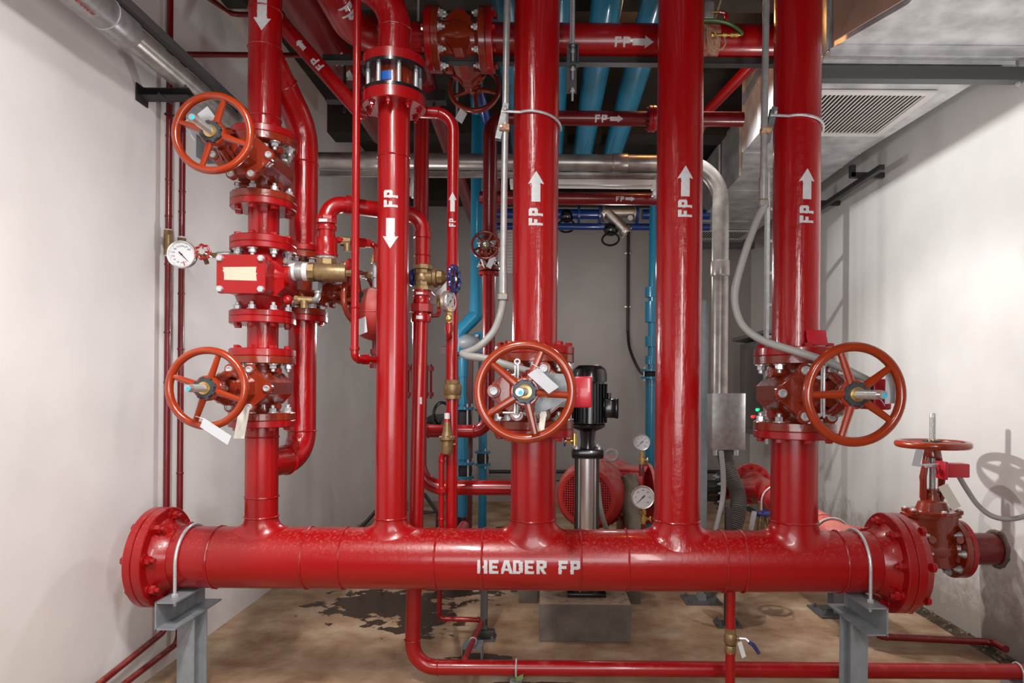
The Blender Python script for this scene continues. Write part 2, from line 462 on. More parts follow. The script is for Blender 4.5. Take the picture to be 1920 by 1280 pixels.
# bolt meshes, unit = across-corner radius 1 (scaled at use)
def bolt_mesh(kind, mat):
    m = MB()
    if kind == 'nut':      # washer, nut and the stud end
        m.lathe([(1.45, 0), (1.45, 0.22)], 16); m.lathe([(1.0, 0.22), (1.0, 1.25), (0.86, 1.38)], 6); m.lathe([(0.55, 1.3), (0.55, 2.1), (0.42, 2.25)], 12)
    elif kind == 'head':
        m.lathe([(1.0, 0), (1.0, 0.8), (0.85, 0.95)], 6)
    elif kind == 'cap':    # filled socket head
        m.lathe([(1.0, 0), (1.0, 0.35), (0.8, 0.6), (0.62, 0.6), (0.55, 0.25)], 18)
    return m.mesh('bolt', mat, 30)
NUT_Z, NUT_R = bolt_mesh('nut', ZINC), bolt_mesh('nut', RED)
NUT_D = bolt_mesh('nut', STRUCD)
HEAD_R, HEAD_Z = bolt_mesh('head', RED), bolt_mesh('head', ZINC)
CAP_Z = bolt_mesh('cap', ZINC)

def flange(parent, c, ax, R, t, r, mat, bolts=None, nb=8, bs=0.017, hub=0.0, off=-0.5, name='flange', rb=0.8, cone=None):
    """disc whose mating face is at c and whose body extends t along ax; bolts sit on its outer face"""
    m = MB(); ax = V(ax).normalized()
    prof = [(r * 0.9, 0), (R - 0.004, 0), (R, 0.004), (R, t - 0.005), (R - 0.005, t)]
    if cone: prof = [(r * 0.9, 0), (R - 0.004, 0), (R, 0.004), (R, t)] + cone
    elif hub: prof += [(r * 1.28, t), (r * 1.12, t + hub * 0.4), (r * 1.02, t + hub)]
    else: prof += [(r * 0.9, t)]
    m.lathe(prof, 48, c, ax)
    o = m.build(name, mat, parent)
    if bolts:
        M = frame(c, ax)
        for i in range(nb):
            a = 2 * math.pi * (i + 0.5 + off) / nb
            p = M @ V((R * rb * COS(a), R * rb * SIN(a), t if not cone else t + cone[0][1] * 0 + 0.028))
            inst(bolts, 'bolt', o, p, ax, bs, random.random() * 3)
    return o
def gasket(parent, c, ax, R, t=0.004, mat=None):
    m = MB(); a = V(ax).normalized(); m.lathe([(R, -t), (R, t)], 48, c, a)
    return m.build('gasket', mat or RUB, parent)
def weld(m, c, ax, r, br=0.006, n=60):
    m.torus(c, ax, r, br, n, 6, jit=0.7)

# stencilled writing wrapped onto a pipe
GL = {'F': [(0, 0, .24, 1), (0, .76, .68, 1), (0, .40, .58, .62)],
      'P': [(0, 0, .24, 1), (0, .76, .6, 1), (0, .36, .6, .58), (.46, .42, .74, .94)],
      'E': [(0, 0, .24, 1), (0, .78, .68, 1), (0, .40, .6, .60), (0, 0, .68, .22)],
      '|': [(.1, 0, .3, 1), (.0, .2, .3, .5)],
      'H': [(0, 0, .24, 1), (.48, 0, .74, 1), (.08, .40, .7, .60)],
      'D': [(0, 0, .24, 1), (0, .80, .56, 1), (0, 0, .56, .20), (.44, .10, .74, .90)],
      'R': [(0, 0, .24, 1), (0, .76, .6, 1), (0, .40, .6, .60), (.46, .46, .74, .94)],
      'A': [(.18, .22, .62, .40)]}
def inside(ch, x, y):
    if ch == 'R' and 0 <= y < .42 and abs(x - (.36 + (.42 - y) * .62)) < .13: return True
    if ch == 'A' and 0 <= y <= 1:
        d = .40 * (1 - y) + .06
        if abs(abs(x - .41) - d * .78) < .13: return True
    if ch == '>':      # arrow, length 1.6 unit, shaft then head
        return (0 <= x <= 1.0 and abs(y - .5) < .27) or (.95 <= x <= 1.6 and abs(y - .5) < .5 * (1.6 - x) / .65)
    for (a, b, c, d) in GL.get(ch, ()):
        if a <= x <= c and b <= y <= d: return True
    return False
ADV = {'>': 1.75, ' ': .75}
def stencil(parent, text, c, axis, front, r, h, tx, cell=0.0023, name='stencil_lettering', squash=1.0, fade=0.12):
    """c: centre on the pipe axis; tx: 'axis' (text runs along the axis) ; h: letter height"""
    a, f = V(axis).normalized(), V(front).normalized()
    t = f.cross(a)       # text up
    adv = [ADV.get(ch, .88) for ch in text]
    W = sum(adv) * h * squash
    m = MB(); nx, ny = int(W / cell) + 1, int(h / cell) + 1
    grid = {}
    def vert(i, j):
        if (i, j) not in grid:
            u = -W / 2 + i * cell; v = -h / 2 + j * cell
            th = v / r
            grid[(i, j)] = m.bm.verts.new(V(c) + a * u + (f * COS(th) + t * SIN(th)) * (r + 0.0012))
        return grid[(i, j)]
    for i in range(nx):
        for j in range(ny):
            x = (i + .5) * cell / (h * squash); y = (j + .5) * cell / h
            x += (noise.noise(V((x * 6, y * 6, len(text)))) * .016)
            y += (noise.noise(V((x * 7, y * 5, 3.1))) * .016)
            k = 0; ok = False; xx = x
            for ch, ad in zip(text, adv):
                if -0.02 <= xx < ad:
                    ok = inside(ch, xx, y); break
                xx -= ad
            if ok and noise.noise(V((i * .35, j * .35, 9.0))) < .78 - fade:
                m.bm.faces.new((vert(i, j), vert(i + 1, j), vert(i + 1, j + 1), vert(i, j + 1)))
    return m.build(name, WHT, parent)

def textmesh(s, size, M, mat, parent, name='lettering'):
    cu = bpy.data.curves.new('t', 'FONT'); cu.body = s; cu.size = size; cu.align_x = 'CENTER'; cu.align_y = 'CENTER'; cu.extrude = 0.0003; cu.resolution_u = 3
    o = bpy.data.objects.new('t', cu); COL.objects.link(o)
    me = bpy.data.meshes.new_from_object(o.evaluated_get(bpy.context.evaluated_depsgraph_get()))
    bpy.data.objects.remove(o); bpy.data.curves.remove(cu)
    base = BASE[parent.name]; me.transform(Matrix.Translation(-base) @ M)
    me.materials.clear(); me.materials.append(mat)
    me.name = name
    q = bpy.data.objects.new(name, me); COL.objects.link(q); q.parent = parent; BASE[q.name] = base
    return q

# ================================================================ THE SETTING
XL, XR, YB, ZF, ZC = -2.55, 3.44, 11.0, -1.9, 3.3
def slab(name, a, b, mat, label=None):
    a, b = V(a), V(b); m = MB(); m.box((a + b) / 2, b - a)
    return m.build(name, mat, kind='structure', label=label)
slab('floor', (XL - .2, -2.8, ZF - .2), (3.2, YB + .2, ZF), FLOORM, 'brown stained concrete floor with wet patches')
MUD = pbr('muddy_gutter_bed', (0.10, 0.065, 0.035), 0.6, bump=1.0, bs=25, var=0.6, vs_=12, var2=(0.035, 0.022, 0.012))
slab('trim_1', (3.2, -2.8, ZF - .2), (XR + .2, YB + .2, ZF - .05), MUD, 'muddy drain channel along the foot of the right wall')
slab('wall_left', (XL - .2, -2.8, ZF - .2), (XL, YB + .2, ZC + .2), WALLL, 'off-white plastered left wall')
slab('wall_right', (XR, -2.8, ZF - .2), (XR + .2, YB + .2, ZC + .2), WALLR, 'white plastered right wall with damp stains near the floor')
slab('wall_back', (XL, YB, ZF - .2), (XR, YB + .2, ZC + .2), WALLB, 'grey painted back wall')
slab('wall_front', (XL, -2.8, ZF - .2), (XR, -2.6, ZC + .2), WALLL, 'plain wall behind the viewer')
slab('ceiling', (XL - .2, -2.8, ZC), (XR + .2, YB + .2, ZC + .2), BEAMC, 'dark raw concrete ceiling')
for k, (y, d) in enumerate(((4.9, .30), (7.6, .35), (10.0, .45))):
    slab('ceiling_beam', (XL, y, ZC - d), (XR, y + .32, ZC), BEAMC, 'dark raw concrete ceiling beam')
# stones and rubble in the drain
m = MB()
for k in range(260):
    y = random.uniform(3.6, 6.6); x = random.uniform(3.21, 3.43); s_ = random.uniform(.004, .016)
    m.box((x, y, ZF - .05 + s_ * .3), (s_ * 2, s_ * 1.5, s_), Matrix.Rotation(random.random() * 3, 3, 'Z'))
m.build('gravel', pbr('pale_gravel', (0.30, 0.25, 0.18), 0.8, var=0.6, vs_=30), label='loose pale grit and gravel lying in the wall drain', cat='gravel', kind='stuff')

# ================================================================ GATE VALVES
def wheel(m, c, ax, R, r, n, a0, M0=None, hub=0.05, dish=0.0):
    """ring with n tapering spokes; angles measured in the frame (x right, y up seen from the front)"""
    M = M0
    m.torus(c, ax, R - r, r, 72, 12, rz=r * 1.15)
    Fm = M
    for k in range(n):
        a = a0 + 2 * math.pi * k / n
        d = Fm @ V((COS(a), SIN(a), 0)) - Fm @ V((0, 0, 0))
        axv = V(ax).normalized()
        p0 = V(c) + d * hub * .8 + axv * dish
        p1 = V(c) + d * (R - r * 1.3)
        m.tube([p0, p0.lerp(p1, .5), p1], [r * .98, r * .82, r * .70], 10)

def BP_(pw, ph): return [(-pw * .47, -ph), (pw * .47, -ph), (pw, -ph * .30), (pw, ph * .30), (pw * .47, ph), (-pw * .47, ph), (-pw, ph * .34), (-pw, -ph * .34)]
def gate_valve(name, label, c, flow, stem, k=1.0, fr=.185, r=.093, hh=.187, d1=.27, pw=.167, ph=.115, L=.63, Rw=.207, tip=.18,
               nsp=4, a0=72, nb=8, yaw=0, hubr=.052, mat=None, up=None, side=True, base=None, group=None, bw=.84, bsz=.0205, rbt=.82):
    """flow: pipe axis; stem: direction of the stem"""
    mat = mat or ORG
    cast = ORGD
    c = V(c); fl = V(flow).normalized(); st = V(stem).normalized()
    if yaw: st = Matrix.Rotation(math.radians(yaw), 3, fl) @ st
    sx = fl.cross(st)            # seen from the stem end, x to the right when flow is up
    T = Matrix((sx, -st, fl)).transposed().to_4x4(); T.translation = c     # local: x right, y into the valve, z along flow
    t = thing(name, label, 'valve', base if base is not None else c - fl * hh if abs(fl.z) > .5 else c + V((0, 0, -fr)), group)
    tk = .045 * (fr / .185) ** .5
    # body
    m = MB(T)
    m.lathe([(r * .98, -hh), (r * 1.12, -hh + tk), (r * 1.02, -hh * .62), (r * 1.08, -hh * .35), (r * 1.12, 0), (r * 1.08, hh * .35), (r * 1.02, hh * .62), (r * 1.12, hh - tk), (r * .98, hh)], 36)
    hexp = [(-pw * bw, -ph * .30), (-pw * bw * .62, -ph * .80), (pw * bw * .62, -ph * .80), (pw * bw, -ph * .30), (pw * bw, ph * .30), (pw * bw * .62, ph * .80), (-pw * bw * .62, ph * .80), (-pw * bw, ph * .30)]
    m.prism(hexp, (0, r * .95, 0), (0, -1, 0), r * .95 + d1, (1, 0, 0))
    for sgn in (1, -1):          # cast bosses on the neck
        for sy in (1, -1):
            m.cyl((0, -r * .5, sy * hh * .55), (sgn * r * 1.45, -r * .85, sy * hh * .55), r * .22, 14)
    # rim rib round the cover seat
    m.prism([(x * .95, y * .95) for x, y in BP_(pw, ph)], (0, -(d1 - .024), 0), (0, -1, 0), .023, (1, 0, 0))
    m.build('valve_body', cast, t)
    # end flanges (valve side) with nuts facing the valve
    for sg in (1, -1):
        flange(t, T @ V((0, 0, sg * hh)), fl * (-sg), fr, tk, r, cast, NUT_Z, nb, bsz, rb=rbt)
        gasket(t, T @ V((0, 0, sg * hh)), fl, fr * .93)
    # bonnet
    m = MB(T)
    bp = BP_(pw, ph)
    m.prism([(x * .93, y * .93) for x, y in bp], (0, -d1, 0), (0, -1, 0), .022, (1, 0, 0), bev=.004)
    bolts = [(-pw * .33, -ph * .9), (pw * .33, -ph * .9), (pw * .9, 0), (pw * .33, ph * .9), (-pw * .33, ph * .9), (-pw * .9, 0)]
    br = .027 * (pw / .15)
    for (x, y) in bolts:
        m.lathe([(br, 0), (br, .024), (br * .9, .028)], 20, (x, -d1, y), (0, -1, 0))
    dome = [(pw * .62 * COS(a_) if abs(COS(a_)) < .8 else pw * .62 * math.copysign(.86, COS(a_)), ph * .68 * SIN(a_)) for a_ in [math.pi * 2 * q / 24 for q in range(24)]]
    m.prism(dome, (0, -d1 - .01, 0), (0, -1, 0), .075, (1, 0, 0), top=.78, bev=0)
    m.prism([(x * .78, y * .78) for x, y in dome], (0, -d1 - .085, 0), (0, -1, 0), .02, (1, 0, 0), top=.6)
    m.lathe([(pw * .34, 0), (pw * .26, .06), (pw * .24, .075), (pw * .32, .078), (pw * .32, .092), (pw * .14, .094)], 28, (0, -d1 - .09, 0), (0, -1, 0))
    b = m.build('bonnet', cast, t)
    for (x, y) in bolts:
        inst(CAP_Z, 'bolt', b, T @ V((x, -d1 - .028, y)), T.to_3x3() @ V((0, -1, 0)), br * .62)
    # yoke
    m = MB(T)
    y0, y1 = -(d1 + .10), -(L - .085)
    for sg in (1, -1):
        zz = pw * .44
        m.tube([(0, y0 + .03, sg * pw * .34), (0, y0 - .02, sg * zz), (0, (y0 + y1) / 2, sg * zz), (0, y1, sg * hubr * .8)], [.019, .02, .018, .02], 12)
        for s2 in (1, -1):
            m.tube([(s2 * .012, y0 + .03, sg * pw * .34), (s2 * .03, (y0 + y1) / 2, sg * zz * .95), (s2 * .02, y1, sg * hubr * .7)], .011, 8)
    m.lathe([(hubr * .92, 0), (hubr * 1.02, .012), (hubr * .9, .05), (hubr * 1.0, .075)], 32, (0, -(L - .10), 0), (0, -1, 0))
    m.lathe([(pw * .30, 0), (pw * .30, .016)], 6, (0, y0 - .035, 0), (0, -1, 0))
    m.build('yoke', cast, t)
    # handwheel
    m = MB(T)
    wheel(m, (0, -L, 0), (0, -1, 0), Rw, Rw * .092, nsp, math.radians(a0), Matrix(((1, 0, 0), (0, 0, 1), (0, 1, 0))).to_4x4(), hubr)
    m.lathe([(hubr * 1.12, -.035), (hubr * 1.22, -.02), (hubr * 1.22, .006), (hubr * 1.12, .014), (hubr * .7, .014)], 36, (0, -L, 0), (0, -1, 0))
    m.build('handwheel', mat, t)
    m = MB(T)
    n = 40; prof = hubr * .98
    m.lathe([(prof, .012), (prof, .022), (prof * .9, .03), (prof * .58, .03)], n, (0, -L, 0), (0, -1, 0))
    for q in range(8):
        a = 2 * math.pi * q / 8 + .3
        m.box((prof * .98 * COS(a), -L - .023, prof * .98 * SIN(a)), (.012, .016, .016), Matrix.Rotation(-a, 3, 'Y'))
    m.build('hub_nut', HUBK, t, label='dark grey slotted nut')
    m = MB(T); m.lathe([(hubr * .60, .028), (hubr * .60, .036), (hubr * .42, .038)], 28, (0, -L, 0), (0, -1, 0))
    m.build('stem_collar', BRASSB, t, label='brass ring around the stem')
    m = MB(T); rs = hubr * .37; pr = [(rs, 0)]
    y = d1 + .1; z = 0; Ls = L + tip - y
    while z < Ls - .03:
        pr += [(rs, z), (rs * .86, z + .0035), (rs * .86, z + .005), (rs, z + .0075)]; z += .009
    pr += [(rs * .9, Ls - .01), (rs * .82, Ls)]
    m.lathe(pr, 20, (0, -y, 0), (0, -1, 0))
    s_ = m.build('stem', STEMM, t, label='threaded steel stem')
    m = MB(T); m.lathe([(rs * .5, 0), (rs * .5, .0015)], 12, (rs * .2, -L - tip, -rs * .15), (0, -1, 0))
    m.build('paint_mark', CYAN, s_, label='blue paint dab on the stem end')
    return t, T

def card(name, label, cat, c, wv, hv, th=.0012, mat=None, text=None, parent=None, string=None):
    """flat laminated card spanned by the half vectors wv and hv"""
    c, wv, hv = V(c), V(wv), V(hv); n = wv.cross(hv).normalized()
    t = thing(name, label, cat, c - V((0, 0, max(abs(wv.z), abs(hv.z)))))
    m = MB()
    cs = [c - wv - hv, c + wv - hv, c + wv + hv, c - wv + hv]
    m.add([p - n * th for p in cs] + [p + n * th for p in cs], [(0, 3, 2, 1), (4, 5, 6, 7), (0, 1, 5, 4), (1, 2, 6, 5), (2, 3, 7, 6), (3, 0, 4, 7)])
    m.build('card', mat or TAG, t)
    if string:
        m = MB(); m.tube(smooth(string, 5), .002, 6); m.build('string', TAPE, t)
    return t

# ================================================================ HEADER
YH, ZH, RH = 3.9, -1.015, 0.178
hd = thing('fire_header', 'thick red header pipe lettered HEADER FP, lying on two grey stands', 'pipe', (-.1, YH, ZH - RH))
XA, XB = -2.28, 2.07
m = MB()
m.cyl((XA + .02, YH, ZH), (XB - .02, YH, ZH), RH, 72)
pw = 330.6
for px in (385, 563, 634, 815, 905, 1093, 1183, 1370, 1408, 1597):
    weld(m, ((px - CX) / pw, YH, ZH), (1, 0, 0), RH + .001, .0068)
m.build('header_pipe', REDH, hd)
flange(hd, (XA, YH, ZH), (1, 0, 0), .289, .052, RH, REDH, NUT_R, 8, .026, hub=.08, rb=.83, off=.309)
flange(hd, (XA - .003, YH, ZH), (-1, 0, 0), .289, .045, .02, REDH, HEAD_R, 8, .027, name='blind_flange', rb=.84, off=-.309)
flange(hd, (XB, YH, ZH), (-1, 0, 0), .289, .052, RH, REDH, NUT_R, 8, .026, hub=.08, rb=.83, off=-.309)
flange(hd, (XB + .003, YH, ZH), (1, 0, 0), .289, .045, .02, REDH, HEAD_R, 8, .027, name='blind_flange', rb=.93, off=.309,
       cone=[(.283, .047), (.262, .095), (.01, .098)])
for x in (XA, XB): gasket(hd, (x, YH, ZH), (1, 0, 0), .276)
stencil(hd, 'HEADER FP', ((996 - CX) / 330, YH, ZH), (1, 0, 0), (0, -COS(-.0), .0), RH + .0005, .078, 'axis', squash=.98)

def tee_neck(m, x, r, zt, gx=.085, gy=None):
    """flared saddle joining a riser of radius r to the header top"""
    gy = gy if gy is not None else min(.036, RH - r - .006)
    n = 64; k = 10; vs_, fs = [], []
    for i in range(n):
        th = 2 * math.pi * i / n; ca, sa = COS(th), SIN(th)
        g = gx * ca * ca + gy * sa * sa
        yy = (r + g) * sa; zs = math.sqrt(max(RH * RH - yy * yy, 0))
        A = V((r * ca, r * sa, zt - ZH)); E = V(((r + g) * ca, yy, zs - .002)); 
        zc = math.sqrt(max(RH * RH - (r * sa) ** 2, 0)) + .006
        C_ = V((r * ca, r * sa, zc))
        for j in range(k + 1):
            u = j / k
            p = A * (1 - u) ** 2 + C_ * 2 * u * (1 - u) + E * u * u
            vs_.append(p + V((x, YH, ZH)))
    for i in range(n):
        ii = (i + 1) % n
        for j in range(k): fs.append((i * (k + 1) + j, ii * (k + 1) + j, ii * (k + 1) + j + 1, i * (k + 1) + j + 1))
    m.add(vs_, fs)
def riser(x, r, z0, z1, welds=(), mat=RED, zt=None, name='riser'):
    m = MB()
    zt = zt if zt is not None else ZH + RH + .065
    tee_neck(m, x, r, zt)
    m.cyl((x, YH, zt), (x, YH, z1), r, 56)
    weld(m, (x, YH, zt), (0, 0, 1), r + .001, .006)
    for z in welds: weld(m, (x, YH, z), (0, 0, 1), r + .001, .005)
    return m.build(name, mat, hd)
X1, X2, X3, X4, X5 = -1.68, -.91, -.065, .79, 1.485
rs, rb = .093, .1345
riser(X1, rs, 0, -.199, (-.655, -.30), RED)
riser(X2, rs, 0, 1.66, (1.36,), RED)
riser(X3, rb, 0, -.235, (), RED)
riser(X4, rb, 0, 3.28, (), REDR)
riser(X5, rb, 0, -.235, (), RED)
flange(hd, (X1, YH, -.199), (0, 0, -1), .185, .040, rs, RED, HEAD_R, 8, .0205)
flange(hd, (X3, YH, -.235), (0, 0, -1), .236, .045, rb, RED, HEAD_R, 8, .0235, rb=.86)
flange(hd, (X5, YH, -.235), (0, 0, -1), .236, .045, rb, RED, HEAD_R, 8, .0235, rb=.86)
def up_label(parent, x, r, zarrow, zfp, h=.083, ah=.092, tilt=0.0, Y=YH, c=.0023, down=False, asq=1.2):
    f = (SIN(tilt), -COS(tilt), 0)
    stencil(parent, '>', (x, Y, zarrow), (0, 0, -1 if down else 1), f, r, ah, 'axis', cell=c, squash=asq, name='stencil_arrow', fade=0)
    stencil(parent, 'FP', (x, Y, zfp), (0, 0, 1), f, r, h, 'axis', cell=c, squash=.74)
up_label(hd, X4, rb, 1.205, 1.045, tilt=.05)
up_label(hd, X2, rs, .885, 1.10, down=True, tilt=.05)

# drain branch under the header
m = MB(); xd = P(1368, 1150, 3.92).x
m.cyl((xd, YH, ZH - RH + .02), (xd, YH, -1.42), .028, 24)
m.build('drain_branch', RED, hd)
BV = thing('ball_valve', 'brass ball valve with blue lever on the thin drain below the header', 'valve', (xd, YH, -1.56))
m = MB(); c0 = V((xd, YH, 0))
m.lathe([(.034, 0), (.034, .03)], 6, (xd, YH, -1.445), (0, 0, 1)); m.lathe([(.030, 0), (.037, .01), (.037, .055), (.030, .065)], 24, (xd, YH, -1.51), (0, 0, 1))
m.lathe([(.036, 0), (.036, .035), (.033, .04)], 8, (xd, YH, -1.555), (0, 0, 1)); m.cyl((xd, YH, -1.475), (xd + .055, YH - .005, -1.475), .012, 14)
m.build('valve_body', BRASS, BV)
m = MB(); m.tube([(xd + .05, YH - .01, -1.472), (xd + .085, YH - .02, -1.470), (xd + .105, YH - .03, -1.488)], [.009, .008, .008], 8); m.build('lever_shank', ZINC, BV)
m = MB(); m.tube([(xd + .10, YH - .03, -1.484), (xd + .125, YH - .04, -1.50), (xd + .155, YH - .05, -1.545)], [.012, .013, .011], 10); m.build('lever', BLUEH, BV, label='navy blue lever grip')
card('paper_tag', 'small white and red paper tag dangling from the brass drain ball valve', 'tag', (xd + .062, YH - .02, -1.535), (.012, 0, .006), (.014, 0, -.045), mat=TAPE)
m = MB(); m.cyl((xd, YH, -1.56), (xd, YH, ZF), .028, 24); m.torus((xd, YH, -1.56), (0, 0, 1), .028, .006, 24, 8)
m.build('drain_pipe', RED, label='thin red drain pipe running down from the brass ball valve', cat='pipe')

# header stands
def stand(xw, xo, label, ub):
    """xw: web side, xo: open side"""
    t = thing('pipe_stand', label, 'stand', ((xw + xo) / 2, 3.9, ZF), 'grey stands carrying the header')
    m = MB(); zt = ZH - RH - .003; h = .155; th = .009
    y0, y1 = 3.62, 4.14
    m.box((xw, (y0 + y1) / 2, zt - h / 2), (th, y1 - y0, h)); xm = (xw + xo) / 2
    m.box((xm, (y0 + y1) / 2, zt - th / 2), (abs(xo - xw), y1 - y0, th)); m.box((xm, (y0 + y1) / 2, zt - h + th / 2), (abs(xo - xw), y1 - y0, th))
    m.build('channel', STRUC, t)
    m = MB(); xs = xm; z1 = zt - h
    wd = .10
    m.box((xs, 3.83, (ZF + z1) / 2), (wd, .009, z1 - ZF)); m.box((xs, 3.97, (ZF + z1) / 2), (wd, .009, z1 - ZF)); m.box((xs, 3.90, (ZF + z1) / 2), (.008, .14, z1 - ZF))
    m.box((xs, 3.9, ZF + .006), (.24, .26, .012))
    m.build('post', STRUC, t)
    m = MB(); pts = []
    for q in range(19):
        a = math.pi * q / 18
        pts.append(V((ub, YH - (RH + .012) * COS(a), ZH + (RH + .012) * SIN(a))))
    pts = [V((ub, YH - RH - .012, zt - .05))] + pts + [V((ub, YH + RH + .012, zt - .05))]
    m.tube(pts, .0095, 12)
    u = m.build('u_bolt', ZINC, t, label='galvanised U-bolt over the header')
    for yy in (-1, 1):
        inst(HEAD_Z, 'nut', u, (ub, YH + yy * (RH + .012), zt + .001), (0, 0, 1), .019)
        inst(HEAD_Z, 'nut', u, (ub, YH + yy * (RH + .012), zt - .012), (0, 0, -1), .016)
    return t
stand(-2.14, -2.03, 'grey steel stand under the left end of the header, U-bolt on top', -2.085)
stand(1.90, 1.79, 'grey steel stand under the right end of the header, U-bolt on top', 1.85)

# ================================================================ LEFT ALARM STACK
SM = dict(fr=.185, r=.093, hh=.187)
gv1, T1 = gate_valve('gate_valve', 'lower orange-red gate valve of the leftmost riser, just above the header', (X1, YH, -.012), (0, 0, 1), (0, -1, 0), L=.64, a0=71, **SM)
gv2, T2 = gate_valve('gate_valve', 'upper orange-red gate valve of the leftmost riser, beside the silver conduit', (X1, YH, 1.27), (0, 0, 1), (0, -1, 0), L=.60, a0=72, tip=.2, **SM)
# spools
def spool(z0, z1, label, z0t=.044, z1t=.040):
    t = thing('pipe_spool', label, 'pipe', (X1, YH, z0))
    m = MB(); m.cyl((X1, YH, z0), (X1, YH, z1), rs * .93, 48); m.build('spool_pipe', REDR, t)
    flange(t, (X1, YH, z0), (0, 0, 1), .185, z0t, rs, RED, HEAD_R, 8, .0205)
    flange(t, (X1, YH, z1), (0, 0, -1), .185, z1t, rs, RED, HEAD_R, 8, .0205)
spool(.175, .405, 'short red flanged pipe between the lower gate valve and the boxy alarm valve')
spool(.828, 1.083, 'short red flanged pipe between the boxy alarm valve and the upper gate valve')
# alarm check valve
AV = thing('alarm_check_valve', 'boxy red alarm valve with cream tape on its square bolted cover', 'valve', (X1, YH, .405))
m = MB()
m.lathe([(rs * 1.05, .0), (rs * 1.35, .05), (rs * 1.65, .12), (rs * 1.75, .2), (rs * 1.65, .28), (rs * 1.3, .36), (rs * 1.1, .42)], 40, (X1, YH, .405))
zc = .618; hw, hh_ = .135, .107
def rr(w_, h_, c_): return [(-w_ + c_, -h_), (w_ - c_, -h_), (w_, -h_ + c_), (w_, h_ - c_), (w_ - c_, h_), (-w_ + c_, h_), (-w_, h_ - c_), (-w_, -h_ + c_)]
m.prism(rr(.125, .098, .02), (X1, YH - .05, zc), (0, -1, 0), .21, (1, 0, 0))
m.prism(rr(.150, .100, .05), (X1 + .03, YH + .06, zc), (0, -1, 0), .2, (1, 0, 0))
m.lathe([(.075, 0), (.062, .05), (.060, .10)], 32, (X1 + .10, YH - .08, .640), (1, 0, 0))
m.build('valve_body', RED, AV)
m = MB(); m.prism(rr(hw, hh_, .012), (X1, YH - .262, zc), (0, -1, 0), .026, (1, 0, 0), bev=.002)
cv = m.build('cover', RED, AV)
m = MB(); m.prism(rr(hw * .99, hh_ * .99, .012), (X1, YH - .256, zc), (0, -1, 0), .006, (1, 0, 0)); m.build('gasket', RUB, AV)
for sx in (-1, 1):
    for sz in (-1, 1): inst(HEAD_Z, 'bolt', cv, (X1 + sx * (hw - .022), YH - .288, zc + sz * (hh_ - .022)), (0, -1, 0), .019)
m = MB()
pts = [(-.088, -.036), (.092, -.040), (.088, -.004), (.096, .0), (.086, .006), (.090, .037), (-.096, .034), (-.090, .02), (-.096, .018), (-.088, .0)]
m.prism(pts, (X1 - .004, YH - .288, zc + .002), (0, -1, 0), .0012, (1, 0, 0)); m.build('masking_tape', MASK, cv, label='strips of cream masking tape')
flange(AV, (X1, YH, .405), (0, 0, 1), .185, .036, rs, RED, NUT_Z, 8, .0205)
flange(AV, (X1, YH, .828), (0, 0, -1), .185, .036, rs, RED, NUT_Z, 8, .0205)
for z in (.405, .828): gasket(AV, (X1, YH, z), (0, 0, 1), .172)

# upper riser
ur = thing('riser_pipe', 'leftmost red riser above its upper gate valve, white down arrow, side branch', 'pipe', (X1, YH, 1.457))
m = MB(); m.cyl((X1, YH, 1.457), (X1, YH, 3.3), rs, 56)
for z in (1.585, 2.0, 2.22): weld(m, (X1, YH, z), (0, 0, 1), rs + .001, .005)
m.build('riser', REDR, ur)
flange(ur, (X1, YH, 1.457), (0, 0, 1), .185, .042, rs, RED, HEAD_R, 8, .0205)
stencil(ur, '>', (X1, YH, 2.15), (0, 0, -1), (.20, -1, 0), rs, .098, 'axis', squash=1.2, name='stencil_arrow')
YBp, XBp, rbp = 4.25, -1.575, .088
m = MB(); pth = bend([(X1, YH, 1.99), (XBp, YBp, 1.66), (XBp, YBp, .9)], .30, 10)
m.tube(pth, rbp, 40)
weld(m, V((X1, YH, 1.99)).lerp(V((XBp, YBp, 1.66)), .42), V((XBp - X1, YBp - YH, -.33)), rbp + .001)
weld(m, (XBp, YBp, 1.44), (0, 0, 1), rbp + .001)
m.build('branch_elbow', REDR, ur)
flange(ur, (XBp, YBp, .86), (0, 0, 1), .15, .04, rbp, RED, HEAD_R, 8, .0155)
# bypass valve and lower loop
gate_valve('gate_valve', 'orange-red gate valve on the bypass behind the boxy alarm valve', (XBp, YBp, .655), (0, 0, 1), (.93, -.36, -.24), fr=.155, r=.088, hh=.20, L=.46, Rw=.18, tip=.1, d1=.2, pw=.11, ph=.09, a0=10, nsp=4, hubr=.042, mat=ORGD, nb=8)
bl = thing('bypass_pipe', 'red bypass bend curving from behind back into the leftmost riser, above the header', 'pipe', (XBp, YBp, -.46))
m = MB(); pth = bend([(XBp, YBp, .455), (XBp, YBp, -.46), (X1 + .01, YH + .03, -.46)], .17, 10); m.tube(pth, rbp, 40)
weld(m, (XBp, YBp, -.285), (0, 0, 1), rbp + .001); weld(m, (-1.618, 4.10, -.46), (-.3, -1, 0), rbp + .001)
m.build('loop_pipe', REDR, bl)
flange(bl, (XBp, YBp, .455), (0, 0, -1), .155, .04, rbp, RED, HEAD_R, 8, .0155)

